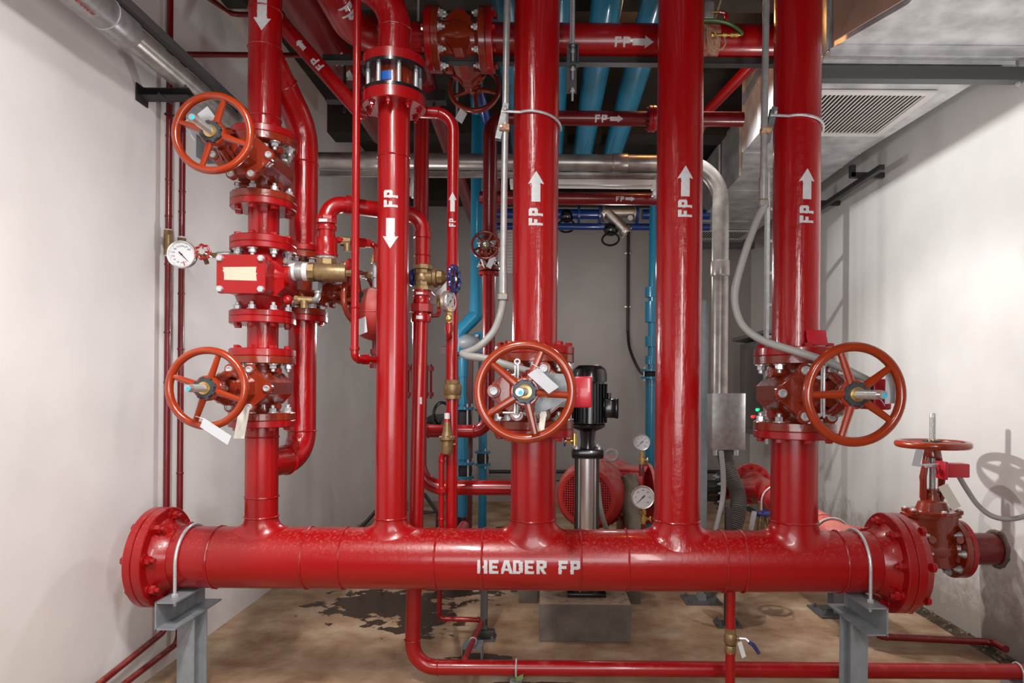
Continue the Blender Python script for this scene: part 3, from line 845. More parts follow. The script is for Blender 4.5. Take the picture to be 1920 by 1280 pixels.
# ================================================================ RISER 2 TOP: wafer check valve between flanges
flange(hd, (X2, YH, 1.728), (0, 0, -1), .185, .075, rs, RED, NUT_R, 8, .0165)
wc = thing('wafer_check_valve', 'orange wafer check valve with blue plate clamped between two red flanges by silver studs', 'valve', (X2, YH, 1.728))
m = MB(); m.cyl((X2, YH, 1.735), (X2, YH, 1.865), .118, 48); m.build('valve_body', ORGD, wc)
for z in (1.728, 1.868):
    gasket(wc, (X2, YH, z), (0, 0, 1), .188, .009, BLACK)
for q in range(8):
    a = 2 * math.pi * (q + .5) / 8
    m = MB(); m.cyl((X2 + .152 * COS(a), YH + .152 * SIN(a), 1.71), (X2 + .152 * COS(a), YH + .152 * SIN(a), 1.885), .0125, 14)
    m.build('stud', ZINC, wc)
m = MB(); n = 8; vs_ = []
for q in range(n + 1):
    a = -math.pi / 2 - .62 + q * .09
    for z in (1.775, 1.825):
        vs_ += [(X2 + .1195 * COS(a), YH + .1195 * SIN(a), z), (X2 + .1215 * COS(a), YH + .1215 * SIN(a), z)]
fs = []
for q in range(n):
    b_ = q * 4; fs += [(b_, b_ + 4, b_ + 6, b_ + 2), (b_ + 1, b_ + 3, b_ + 7, b_ + 5), (b_ + 2, b_ + 6, b_ + 7, b_ + 3), (b_, b_ + 1, b_ + 5, b_ + 4)]
fs += [(0, 2, 3, 1), (n * 4, n * 4 + 1, n * 4 + 3, n * 4 + 2)]
m.add(vs_, fs); m.build('name_plate', BLUEL, wc, label='blue name plate')
r2 = thing('pipe_elbow', 'red elbow above the orange wafer check valve, bending out of the frame', 'pipe', (X2, YH, 1.868))
m = MB(); m.tube(bend([(X2, YH, 1.87), (X2, YH, 2.39), (X2 - .9, YH - .15, 2.39)], .26, 10), rs + .002, 48)
weld(m, (X2, YH, 2.12), (0, 0, 1), rs + .004); m.build('elbow_pipe', REDR, r2)
flange(r2, (X2, YH, 1.868), (0, 0, 1), .185, .07, rs, RED, HEAD_R, 8, .017)

# ================================================================ BIG RISERS
BG = dict(fr=.236, r=.1345, hh=.218, d1=.285, pw=.222, ph=.14, Rw=.256, nsp=5, hubr=.060, nb=8, bsz=.0235, rbt=.86)
gv3, T3 = gate_valve('gate_valve', 'orange-red gate valve with white tag on the middle thick riser, black pump behind', (X3, YH, -.017), (0, 0, 1), (0, -1, 0), L=.65, a0=68, tip=.3, yaw=-3, **BG)
gv5, T5 = gate_valve('gate_valve', 'orange-red gate valve on the rightmost thick riser, in front of the white wall', (X5, YH, -.017), (0, 0, 1), (0, -1, 0), L=.70, a0=109, tip=.26, yaw=2, **BG)
for X, nm, lab, tl, zc_ in ((X3, 'riser_pipe', 'thick red riser above the middle big gate valve, U-bolt strap near its top', .03, 1.168), (X5, 'riser_pipe', 'rightmost thick red riser, strapped near its top, beside the duct grille', .08, 1.195)):
    t = thing(nm, lab, 'pipe', (X, YH, .2))
    m = MB(); m.cyl((X, YH, .2), (X, YH, 3.28), rb, 64); m.build('riser', REDR, t)
    flange(t, (X, YH, .201), (0, 0, 1), .236, .048, rb, RED, HEAD_R, 8, .0235, rb=.86)
    up_label(t, X, rb, zc_, zc_ - .178, tilt=tl)
# bent nameplate on the right riser flange
m = MB()
m.box((X5 + .06, YH - .165, .305), (.13, .006, .085), Matrix.Rotation(.25, 3, 'Z') @ Matrix.Rotation(-.25, 3, 'X'), .002)
m.box((X5 + .06, YH - .165, .262), (.13, .03, .006), Matrix.Rotation(.25, 3, 'Z'))
m.build('metal_plate', REDB, label='small blank red plate standing on the flange of the rightmost riser', cat='plate')

# strut clamp + U-bolt on a riser, and the conduit beside it
def conduit_drop(X, Y, zt, zc, label_c, pts, label_f, fx):
    """rigid conduit coming down beside a riser, then grey flexible conduit"""
    t = thing('rigid_conduit', label_c, 'conduit', (X, Y, zc))
    m = MB(); m.cyl((X + .018, Y, 3.28), (X, Y, zc + .12), .0195, 20); m.build('conduit_tube', GALV, t)
    m = MB(); m.cyl((X, Y, zc), (X, Y, zc + .125), .025, 20); m.build('coupling', GALV, t)
    t2 = thing('flexible_conduit', label_f, 'conduit', pts[-1])
    m = MB(); m.tube(smooth([(X, Y, zc + .01), (X, Y, zc - .05)] + pts, 8), .0215, 18); m.build('conduit_tube', GREYC, t2)
    m = MB(); m.lathe([(.026, 0), (.034, .006), (.034, .035), (.028, .042)], 8, (X, Y, zc - .045)); m.build('gland_nut', GALV, t2, label='galvanised gland nut')
    m = MB(); m.cyl((X, Y, zc - .004), (X, Y, zc), .028, 16); m.build('seal_ring', BRASSB, t2, label='yellow seal ring')
X_, Y_ = P(943, 545, 3.80).x, 3.80
conduit_drop(X_, Y_, 0, P(943, 549, 3.8).z, 'galvanised conduit dropping left of the middle thick riser',
    [P(938, 590, 3.8), P(925, 622, 3.75), P(900, 648, 3.72), P(878, 660, 3.68), P(868, 663, 3.66), P(882, 668, 3.62), P(910, 672, 3.6), P(950, 684, 3.58), P(990, 696, 3.58), P(1025, 706, 3.6)],
    'grey flexible conduit kinked left of the middle valve wheel, ending in its red switch box', 0)
X_, Y_ = P(1431, 370, 3.78).x, 3.78
conduit_drop(X_, Y_, 0, P(1431, 374, 3.78).z, 'galvanised conduit dropping left of the rightmost thick riser',
    [P(1420, 410, 3.78), P(1398, 470, 3.76), P(1380, 535, 3.74), P(1379, 575, 3.72), P(1394, 612, 3.68), P(1430, 638, 3.62), P(1490, 658, 3.55), P(1540, 674, 3.5), P(1580, 690, 3.48), P(1625, 712, 3.46)],
    'grey flexible conduit looping from the right conduit down to the rightmost valve switch', 0)
def strap(X, zt, xc, Yc, label):
    t = thing('pipe_clamp', label, 'clamp', (X - .2, YH - .1, zt - .1))
    m = MB(); pts = []
    for q in range(21):
        a = math.radians(-128 + 133 * q / 20)
        pts.append(V((X + (rb + .011) * COS(a), YH + (rb + .011) * SIN(a), zt + .008 - .055 * (q / 20) ** 1.6)))
    pts = [V((X - .20, YH - .120, zt + .010))] + pts
    m.tube(pts, .008, 10); m.build('u_bolt', ZINC, t)
    m = MB(); R_ = Matrix.Rotation(.35, 3, 'Z')
    for dy in (-.02, .02): m.box((X - .195, YH - .10 + dy, zt - .045), (.034, .003, .21), Matrix.Rotation(.22, 3, 'Y'))
    m.box((X - .207, YH - .10, zt - .045), (.003, .042, .21), Matrix.Rotation(.22, 3, 'Y'))
    m.build('strut_piece', BRKT, t)
    m = MB(); m.torus((xc, Yc, zt - .085), (0, 0, 1), .024, .006, 20, 8, rz=.02); m.box((xc, Yc - .03, zt - .085), (.06, .012, .034), None, .003)
    b = m.build('conduit_clip', pbr('rusty_red_clip', (.35, .05, .03), .5, var=.5, vs_=60, var2=(.5, .4, .2)), t, label='rust-red clip holding the conduit')
    inst(HEAD_Z, 'bolt', b, (xc - .018, Yc - .037, zt - .085), (0, -1, 0), .009)
    inst(HEAD_Z, 'bolt', t, (X - .17, YH - .14, zt + .018), (-1, 0, 0), .014)
strap(X3, 1.585, P(946, 240, 3.8).x, 3.8, 'steel strap clamp around the middle thick riser, gripping its conduit')
strap(X5, 1.575, P(1434, 243, 3.78).x, 3.78, 'steel strap clamp around the rightmost thick riser, beside the duct grille')

# tamper switches on the big valves
def tamper(T, lab, k=1, d=1, brx=.03):
    """T is the valve frame: x right, y into the valve, z up"""
    t = thing('tamper_switch', lab, 'switch', T @ V((.22, -.40, -.12)))
    m = MB(T)
    poly = [(.035, .105), (.235, .09), (.235, .00), (.20, -.045), (.035, -.13)] if d == 1 else [(.07, .13), (.26, .10), (.26, -.10), (.07, -.15)]
    m.prism(poly, (0, -.435, 0), (0, -1, 0), .004, (1, 0, 0))
    m.build('bracket', BRKT, t)
    m = MB(T)
    m.box((.235, -.38, .01), (.04, .12, .145), None, .004)
    m.build('switch_lid', BLACK, t, label='black switch mounting')
    m = MB(T); m.box((.285, -.36, 0), (.10, .17, .165), None, .012); m.build('switch_box', REDB, t, label='red switch box')
    m = MB(T); m.box((-.052, -.49, .01), (.011, .012, .27), None, .003); m.box((-.066, -.49, .01), (.006, .01, .25)); m.torus((-.055, -.49, .155), (0, -1, 0), .013, .005, 14, 6)
    for z in (.085, -.112):
        m.cyl((-.13, -.47, z), (.06, -.47, z), .0055, 8); m.lathe([(.012, 0), (.012, .012)], 6, (-.075, -.47, z), (1, 0, 0))
    m.build('lever_rods', ZINC, t, label='thin zinc rods and lever')
tamper(T3, 'red tamper switch with zinc bracket behind the middle big handwheel')
tamper(T5, 'red tamper switch with zinc bracket behind the rightmost big handwheel')

# tags
def pcard(name, label, Y, a, b, c_, mat=None, string=None, cat='tag'):
    """a, b, c_: three corners in photo positions (corner, along width, along height)"""
    A, B, C_ = P(*a, Y), P(*b, Y), P(*c_, Y + .02)
    wv, hv = (B - A) / 2, (C_ - A) / 2
    return card(name, label, cat, A + wv + hv, wv, hv, mat=mat, string=string)
pcard('valve_tag', 'white laminated tag hanging inside the middle big handwheel', 3.19, (989, 702), (1008, 689), (1029, 738), string=[P(997, 681, 3.2), P(1006, 687, 3.17), P(1014, 689, 3.18)])
pcard('paper_strip', 'narrow cream strip hanging below the middle big handwheel hub', 3.30, (1008, 816), (1019, 815), (1014, 772), mat=CREAM)
pcard('valve_tag', 'white laminated tag behind the right rim of the rightmost big handwheel', 3.28, (1661, 696), (1680, 695), (1659, 757), string=[P(1640, 740, 3.22), P(1652, 750, 3.21), P(1659, 760, 3.25)])
pcard('valve_tag', 'white laminated tag tied to the lower left handwheel, hanging under its rim', 3.22, (375, 800), (382, 783), (427, 834), string=[P(366, 780, 3.24), P(376, 783, 3.22), P(382, 785, 3.22)])
pcard('paper_strip', 'curled white paper strip hanging at the right rim of the lower left handwheel', 3.36, (438, 822), (458, 822), (449, 762), mat=CREAM)
pcard('valve_tag', 'white laminated tag behind the upper left handwheel, above its hub', 3.45, (370, 214), (389, 199), (386, 236), string=[P(372, 215, 3.4), P(360, 222, 3.38), P(345, 228, 3.3)])
pcard('valve_tag', 'white laminated tag behind the upper left handwheel, left of its hub', 3.42, (342, 225), (350, 243), (357, 246))

# ================================================================ LEFT WALL PIPES AND GAUGE
def collars(m, pts, r, br=.006):
    for p, a in pts: m.torus(p, a, r, br, 24, 6, rz=.008)
def single(name, label, cat, mat, pts, r, R=.06, n=20, cl=(), group=None, sm=False):
    m = MB(); m.tube(smooth(pts) if sm else bend(pts, R), r, n); collars(m, cl, r, r * .22)
    return m.build(name, mat, label=label, cat=cat, group=group)
XW = -2.50
za = lambda px, py, Y: P(px, py, Y).z
single('wall_pipe', 'thin red pipe on the left wall running straight up to the top of the picture', 'pipe', RED_SHADE,
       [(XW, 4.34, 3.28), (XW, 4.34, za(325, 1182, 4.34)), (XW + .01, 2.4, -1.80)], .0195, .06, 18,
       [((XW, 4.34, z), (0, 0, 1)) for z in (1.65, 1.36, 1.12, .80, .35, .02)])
single('wall_pipe', 'thin red pipe on the left wall turning right at the top behind the leftmost riser', 'pipe', RED_SHADE,
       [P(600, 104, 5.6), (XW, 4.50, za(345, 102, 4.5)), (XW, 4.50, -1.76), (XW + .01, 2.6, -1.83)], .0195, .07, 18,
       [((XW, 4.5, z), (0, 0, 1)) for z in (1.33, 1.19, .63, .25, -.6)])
single('wall_pipe', 'thin red pipe high on the left, bent near the top edge', 'pipe', RED_SHADE,
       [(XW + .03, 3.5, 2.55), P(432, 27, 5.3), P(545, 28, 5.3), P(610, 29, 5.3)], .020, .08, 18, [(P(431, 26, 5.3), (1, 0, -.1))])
m = MB()
t = thing('brass_tee', 'brass tee joining the two thin red pipes on the left wall', 'fitting', (XW, 4.42, .95))
zt = za(315, 455, 4.34)
m.cyl((XW, 4.34, zt - .075), (XW, 4.34, zt + .075), .027, 20); m.cyl((XW, 4.34, zt), (XW + .02, 4.50, zt - .02), .024, 18); m.lathe([(.031, 0), (.031, .03)], 6, (XW, 4.34, zt + .05)); m.lathe([(.031, 0), (.031, .03)], 6, (XW, 4.34, zt - .08))
m.build('tee_body', BRASS, t)
m = MB(); m.cyl((XW, 4.5, zt - .10), (XW, 4.5, zt + .06), .027, 20); m.lathe([(.031, 0), (.031, .035)], 6, (XW, 4.5, zt + .03)); m.cyl((XW, 4.5, zt - .04), (XW + .09, 4.46, zt - .05), .023, 16)
m.build('elbow_body', BRASS, t)
m = MB()
for zz, yy in ((zt + .08, 4.34), (zt - .085, 4.34), (zt + .07, 4.5)): m.cyl((XW, yy, zz - .008), (XW, yy, zz + .008), .0225, 16)
m.build('thread_tape', TAPE, t, label='white thread tape')

def gauge(name, label, c, face, R, nums, ang, back=.03, start=225, span=270, redmark=None, dark=True):
    c = V(c); f = V(face).normalized()
    t = thing(name, label, 'gauge', c - V((0, 0, R)))
    M = frame(c, f, V((0, 0, 1)).cross(f))     # x to the right seen from the front, y up
    m = MB(M); m.lathe([(R * .5, -back - .01), (R * .93, -back), (R * .95, 0)], 40); m.build('case', BLACK if dark else STEEL, t)
    m = MB(M); m.lathe([(R * .95, -.012), (R, -.006), (R, .008), (R * .96, .012), (R * .88, .010), (R * .87, .004)], 48, cap=False); m.build('bezel', STEEL, t, label='polished metal rim')
    m = MB(M); m.lathe([(R * .90, -.002), (R * .90, .003)], 40); d = m.build('dial', DIAL, t, label='white dial face')
    m = MB(M)
    for q in range(41):
        a = math.radians(start - span * q / 40); L0 = .74 if q % 5 == 0 else .79
        p, e = V((COS(a), SIN(a), 0)), V((-SIN(a), COS(a), 0)) * (.010 if q % 5 == 0 else .005) * R
        v = [p * R * L0 - e, p * R * .84 - e, p * R * .84 + e, p * R * L0 + e]
        m.add([x + V((0, 0, .0036)) for x in v], [(0, 1, 2, 3)])
    m.build('scale_marks', INK, d)
    for q, s_ in enumerate(nums):
        a = math.radians(start - span * q / (len(nums) - 1))
        textmesh(s_, R * .17, M @ Matrix.Translation((COS(a) * R * .60, SIN(a) * R * .60, .0036)), INK, d, 'numeral')
    m = MB(M); a = math.radians(ang); p, e = V((COS(a), SIN(a), 0)), V((-SIN(a), COS(a), 0))
    m.add([x + V((0, 0, .007)) for x in (p * R * .76, p * -R * .25 - e * R * .045, p * -R * .25 + e * R * .045)] + [x + V((0, 0, .0085)) for x in (p * R * .76, p * -R * .25 - e * R * .045, p * -R * .25 + e * R * .045)], [(0, 1, 2), (3, 4, 5), (0, 1, 4, 3), (1, 2, 5, 4), (2, 0, 3, 5)])
    m.lathe([(R * .06, .003), (R * .05, .010)], 14); m.build('needle', INK, t, label='black needle')
    if redmark is not None:
        a = math.radians(redmark); p, e = V((COS(a), SIN(a), 0)), V((-SIN(a), COS(a), 0)) * R * .035
        m = MB(M); m.add([x + V((0, 0, .0038)) for x in (p * R * .50 - e, p * R * .84 - e, p * R * .84 + e, p * R * .50 + e)], [(0, 1, 2, 3)]); m.build('red_mark', REDINK, t, label='red band on the dial')
    return t
gc = P(341, 477, 3.72)
gauge('pressure_gauge', 'large white pressure gauge at the left wall with needle pointing down right', gc, (.12, -1, 0), .079, ['0', '30', '60', '90', '120', '150', '180', '210', '240', '270', '300'], -46, start=-62, span=262, redmark=-75)
t = thing('needle_valve', 'small needle valve with red wheel between the left gauge and the alarm valve', 'valve', P(382, 492, 3.72))
c0 = P(382, 478, 3.80)
m = MB(); m.cyl(gc + V((.02, .04, -.0)), c0, .011, 12); m.cyl(c0, P(408, 478, 3.84), .013, 12); m.cyl(c0, c0 + V((.02, 0, -.05)), .013, 12); m.lathe([(.018, 0), (.018, .05)], 6, c0 + V((-.02, 0, 0)), (1, 0, 0)); m.lathe([(.015, 0), (.015, .03)], 6, c0 + V((.04, .01, 0)), (1, 0, 0))
m.build('valve_body', BRASS, t)
def lobed_wheel(t, c, ax, R, n, mat, name='handwheel', sp=4):
    M = frame(c, ax); m = MB(M); pts = []
    for q in range(n * 8):
        a = 2 * math.pi * q / (n * 8)
        pts.append(V(((R * .9 + R * .09 * COS(n * a)) * COS(a), (R * .9 + R * .09 * COS(n * a)) * SIN(a), 0)))
    m.tube(pts, R * .16, 8, closed=True)
    for q in range(sp):
        a = 2 * math.pi * q / sp; m.tube([(R * .2 * COS(a), R * .2 * SIN(a), 0), (R * .85 * COS(a), R * .85 * SIN(a), 0)], R * .11, 8)
    m.lathe([(R * .3, -R * .12), (R * .3, R * .12)], 16)
    return m.build(name, mat, t)
cw = P(380, 472, 3.70)
lobed_wheel(t, cw, (.1, -1, 0), .042, 7, RED)
m = MB(); m.cyl(cw + V((0, .09, -.01)), cw + V((0, -.008, 0)), .007, 10); m.lathe([(.016, 0), (.016, .004)], 20, cw + V((0, -.006, 0)), (.1, -1, 0)); m.build('stem_nut', STEEL, t, label='shiny stem nut')
single('gauge_siphon', 'thin grey pipe from the alarm valve neck to the small red needle valve', 'pipe', GALV, [P(406, 477, 3.84), P(430, 476, 3.86), (X1 - .02, YH - .02, P(430, 474, 3.86).z)], .015, .03, 14)

# wall brackets
def channel(m, a, b, w_, h_, th=.006, up=(0, 0, 1)):
    """C section from a to b open towards `up`"""
    a, b = V(a), V(b); M = frame((a + b) / 2, b - a, up); L = (b - a).length
    for dy in (-1, 1): m.box(M @ V((0, dy * w_ / 2, 0)), (h_, th, L), M.to_3x3())
    m.box(M @ V((-h_ / 2, 0, 0)), (th, w_ + th, L), M.to_3x3())
t = thing('wall_bracket', 'dark steel bracket on the left wall under the silver conduit', 'bracket', (-2.5, 4.1, 1.80))
m = MB(); channel(m, (XL, 4.12, 1.825), (-2.24, 4.12, 1.825), .05, .06, .005, (0, -1, .3)); m.box((XL + .004, 4.12, 1.82), (.008, .12, .11)); m.build('arm', BLKST, t)
m = MB(); m.torus((XW, 4.34, 1.79), (0, 0, 1), .026, .005, 20, 6); m.cyl((-2.40, 4.05, 1.80), (-2.40, 4.19, 1.80), .008, 10); m.build('clamp_bolt', BLKST, t)
m = MB(); p = P(388, 281, 4.85); m.box((XL + .005, 4.85, p.z), (.01, .16, .16), None, .002); m.box((XL + .06, 4.93, p.z), (.12, .008, .15)); m.lathe([(.014, 0), (.014, .012)], 6, (XL + .01, 4.85, p.z - .02), (1, 0, 0))
m.build('wall_plate', STRUC, label='grey angle plate bolted to the left wall behind the upper left handwheel', cat='bracket')

# big conduit run
t = thing('large_conduit', 'thick silver conduit along the left wall, across the back and down to a metal box', 'conduit', (1.49, 5.6, -.05))
zc2, rc = 1.928, .070
m = MB(); m.tube(bend([(-2.3, .8, zc2), (-2.3, 5.6, zc2), (1.487, 5.6, zc2), (1.487, 5.6, P(1358, 738, 5.6).z)], .33, 12), rc, 36); m.build('conduit_tube', CONDUIT, t)
def sleeve(a, b, r=None):
    m = MB(); a, b = V(a), V(b); L = (b - a).length; r = r or rc + .007
    m.lathe([(rc * .95, 0), (r, 0), (r + .002, .004), (r + .002, L - .004), (r, L), (rc * .95, L)], 36, a, b - a, cap=False); return m.build('coupling', GALV if r > rc + .009 else CONDUIT, t)
sleeve((-2.3, 1.2, zc2), (-2.3, 3.40, zc2), rc + .014)
sleeve((-2.3, 3.15, zc2), (-2.3, 3.60, zc2), rc + .010)
sleeve((-2.3, 4.78, zc2), (-2.3, 5.0, zc2), rc + .010)
for y_ in (3.40, 4.79): m = MB(); m.torus((-2.3, y_, zc2), (0, 1, 0), rc + .013, .0055, 40, 8); m.build('coupling_ring', ZINC, t, label='bright pipe-end ring')
x0 = P(680, 303, 5.6).x; sleeve((x0, 5.6, zc2), (x0 + .20, 5.6, zc2))
x0 = P(1148, 303, 5.6).x; sleeve((x0, 5.6, zc2), (x0 + .13, 5.6, zc2))
z0 = P(1350, 505, 5.6).z; sleeve((1.487, 5.6, z0 - .06), (1.487, 5.6, z0 + .07))
textmesh('SANWA', .045, Matrix.Translation((-2.27, 3.20, zc2 - .082)) @ Matrix.Rotation(math.pi / 2, 4, 'Z') @ Matrix.Rotation(math.pi, 4, 'X'), REDINK, t)
m = MB(); channel(m, (-2.245, .8, 2.026), (-2.245, 5.5, 2.026), .045, .05, .004, (0, 0, 1)); m.build('strut_rail', STRUCD, label='dark steel strut rail running beside the silver conduit on the left wall', cat='rail')
m = MB(); channel(m, (-1.95, 5.62, 1.825), (1.30, 5.62, 1.825), .045, .03, .004, (0, -1, 0)); m.build('strut_rail', CONDUIT, label='thin steel rail under the silver conduit crossing the back', cat='rail')

# ================================================================ GALV STRUT, BOX AND HOSES
t = thing('junction_box', 'galvanised steel box at the foot of the thick silver conduit', 'box', P(1358, 842, 5.6))
a, b = P(1330, 738, 5.6), P(1386, 840, 5.6); cx_, cz_ = (a.x + b.x) / 2, (a.z + b.z) / 2
m = MB(); m.box((cx_, 5.6, cz_), (b.x - a.x, .17, a.z - b.z), None, .003); m.build('box_body', GALV, t)
m = MB(); m.box((cx_ + .012, 5.508, cz_), (b.x - a.x + .02, .012, a.z - b.z + .012), None, .003); m.build('lid', GALV, t)
m = MB()
for px in (1343, 1378): p = P(px, 842, 5.6); m.cyl(p + V((0, 0, -.05)), p + V((0, 0, .02)), .03, 16)
m.build('gland', ZINC, t)
def ribbed(m, pts, r, pitch=.014, amp=.05, n=18):
    pts = smooth(pts, 10); L = 0; rs_ = []; out = []
    acc = [0]
    for i in range(1, len(pts)): acc.append(acc[-1] + (pts[i] - pts[i - 1]).length)
    N = int(acc[-1] / (pitch / 2)); j = 0
    for k in range(N + 1):
        s_ = acc[-1] * k / N
        while j < len(acc) - 2 and acc[j + 1] < s_: j += 1
        u = (s_ - acc[j]) / max(acc[j + 1] - acc[j], 1e-9)
        out.append(pts[j].lerp(pts[j + 1], min(u, 1))); rs_.append(r * (1 + amp * (1 if k % 2 else -1)))
    m.tube(out, rs_, n)
m = MB(); ribbed(m, [P(1357, 845, 5.6), P(1366, 880, 5.55), P(1382, 920, 5.5), P(1384, 955, 5.4), P(1373, 1000, 5.35), P(1350, 1060, 5.4), P(1330, 1105, 5.6)], .064); m.build('ribbed_hose', GREYH, label='thick ribbed grey hose hanging from the galvanised box', cat='hose')
single('cable_hose', 'thinner smooth grey hose beside the ribbed hose under the galvanised box', 'hose', GREYC, [P(1352, 845, 5.5), P(1356, 890, 5.45), P(1355, 935, 5.4), P(1344, 985, 5.3), P(1325, 1050, 5.3), P(1300, 1100, 5.4)], .022, sm=True)
def floor_post(name, label, X, Y, z1, w_=.06, pl=.15, grp=None, mat=None, d=None):
    t = thing(name, label, 'post', (X, Y, ZF), grp)
    m = MB(); d = d or w_; h = z1 - ZF
    m.box((X, Y - d / 2, ZF + h / 2), (w_, .006, h)); m.box((X, Y + d / 2, ZF + h / 2), (w_, .006, h)); m.box((X, Y, ZF + h / 2), (.006, d, h)); m.build('column', mat or STRUC, t)
    m = MB(); m.box((X, Y, ZF + .008), (pl * 2, pl * 1.6, .014)); p = m.build('base_plate', STRUCD, t)
    for sx in (-1, 1):
        for sy in (-1, 1): inst(NUT_D, 'bolt', p, (X + sx * pl * .75, Y + sy * pl * .55, ZF + .014), (0, 0, 1), .016)
    return t
floor_post('support_post', 'grey steel post with bolted base plate behind the fourth thick riser, below the galvanised box', 1.42, 5.9, .80, .07, .16)
floor_post('support_post', 'dark slender post with small base plate just behind the thin drain valve', 1.49, 5.30, -.95, .05, .10, mat=STRUCD)
floor_post('support_post', 'grey post with wide base plate on the floor behind the right header stand', 2.52, 5.62, -1.20, .12, .20)
floor_post('support_post', 'slim dark post on the floor behind the header, left of the concrete block', -.45, 4.98, -1.22, .05, .09, mat=STRUCD)
m = MB(); m.box((1.535, 5.70, .68), (.04, .04, 1.3)); m.build('strut_rail', GALV, label='upright galvanised strut behind the silver conduit above its box', cat='rail')
m = MB(); ra, rb_ = P(1437, 690, 6.8), P(1437, 832, 6.8)
t = thing('cable_ladder', 'upright grey cable ladder partly hidden behind the rightmost valve', 'ladder', (2.45, 6.8, rb_.z))
for x in (2.29, 2.64):
    m = MB(); channel(m, (x, 6.8, rb_.z), (x, 6.8, 2.3), .07, .03, .004, (1 if x < 2.4 else -1, 0, 0)); m.build('side_rail', GALV, t)
for q in range(9):
    m = MB(); z = rb_.z + .12 + q * .33; m.box((2.465, 6.8, z), (.34, .03, .03)); m.build('rung', GALV, t)

# ================================================================ PIPE ASSEMBLY BEHIND RISER 2
Ye = 4.2
m = MB()
# left vertical with elbow, long run, right elbow and vertical
A = P(612, 470, 3.96); 
zt1 = P(650, 384, 4.0).z
t = thing('drain_test_pipe', 'red pipe arching from the brass tee over to the brass gate valve with blue wheel', 'pipe', (A.x, A.y, A.z))
pE = V((-.80, 4.24, P(800, 500, 4.22).z))
m.tube(bend([A, V((A.x, A.y, zt1)), V((-.80, 4.24, zt1)), pE], .10, 9), .050, 32)
for (c_, a_, L_) in ((V((A.x, A.y, zt1 - .115)), (0, 0, 1), .03), (V((A.x + .115, A.y + .045, zt1)), (.54, .24, 0), .035), (V((-.80 - .115, 4.24 - .05, zt1)), (.54, .24, 0), .035), (V((-.80, 4.24, zt1 - .13)), (0, 0, 1), .035)):
    m.lathe([(.05, -L_ / 2), (.0575, -L_ / 2 + .002), (.0575, L_ / 2 - .002), (.05, L_ / 2)], 32, c_, V(a_))
weld(m, (-.80, 4.24, zt1 - .26), (0, 0, 1), .051, .004)
m.build('pipe_run', RED, t)
m = MB()
for (py, h_, r_, n_) in ((413, .045, .062, 8), (428, .03, .058, 28), (462, .10, .064, 28), (478, .022, .068, 28)):
    p = P(611, py, 3.96); m.lathe([(r_ * .97, -h_ / 2), (r_, -h_ / 2 + .004), (r_, h_ / 2 - .004), (r_ * .97, h_ / 2)], n_, (A.x, A.y, p.z))
m.build('union_fitting', RED, t)
p = P(611, 413, 3.9); m = MB(); m.box((A.x, A.y - .063, p.z), (.05, .003, .018)); m.build('size_label', TAPE, t, label='small white printed label')
# nipple and brass tee
bt = thing('brass_angle_valve', 'brass tee valve right of the boxy alarm valve, below a white-taped nipple', 'valve', P(612, 530, 3.93))
ca = P(612, 515, 3.93)
m = MB(); m.cyl((A.x, A.y, ca.z + .10), (A.x, A.y, P(611, 480, 3.96).z), .052, 28); m.build('nipple', GALV, bt, label='galvanised nipple')
m = MB(); m.lathe([(.0535, 0), (.0535, .03)], 28, (A.x, A.y, ca.z + .095)); 
x0 = P(546, 515, 3.86).x; m.cyl((x0, 3.85, ca.z + .003), (x0 + .03, 3.853, ca.z + .003), .0525, 28); m.cyl((x0 + .072, 3.857, ca.z + .003), (x0 + .10, 3.86, ca.z + .003), .0525, 28); m.build('thread_tape', TAPE, bt, label='white thread tape')
m = MB(); m.cyl((x0 - .03, 3.85, ca.z + .003), (x0 + .10, 3.86, ca.z + .003), .0495, 28); m.build('side_nipple', GALV, bt, label='galvanised nipple')
m = MB(); M_ = frame((x0 + .10, 3.86, ca.z + .003), (1, .15, 0))
mm = MB(M_); mm.lathe([(.055, 0), (.055, .035)], 8); mm.lathe([(.045, .035), (.053, .05), (.053, .17), (.050, .215), (.03, .216)], 32); mm.lathe([(.02, .215), (.02, .245)], 6); mm.lathe([(.026, .245), (.026, .262)], 6)
mm.cyl((0, 0, .105), (0, .09, .105), .045, 28) if False else None
mm.build('valve_body', BRASS, bt)
m = MB(); m.lathe([(.050, 0), (.058, .012), (.058, .03)], 28, (A.x, A.y, ca.z + .035)); m.lathe([(.063, .03), (.063, .06), (.056, .068)], 8, (A.x, A.y, ca.z + .035)); m.cyl((A.x, A.y, ca.z), (A.x, A.y, ca.z + .05), .048, 24); m.build('top_nut', BRASS, bt)
cwh = P(655, 515, 4.02)
lobed_wheel(bt, cwh, (1, .15, -.02), .088, 8, RED)
m = MB(); m.cyl(P(633, 507, 4.02), P(650, 495, 4.05), .022, 16); m.lathe([(.03, 0), (.03, .02)], 6, P(642, 501, 4.03), (1, 0, .9)); m.build('bonnet', BRASS, bt)
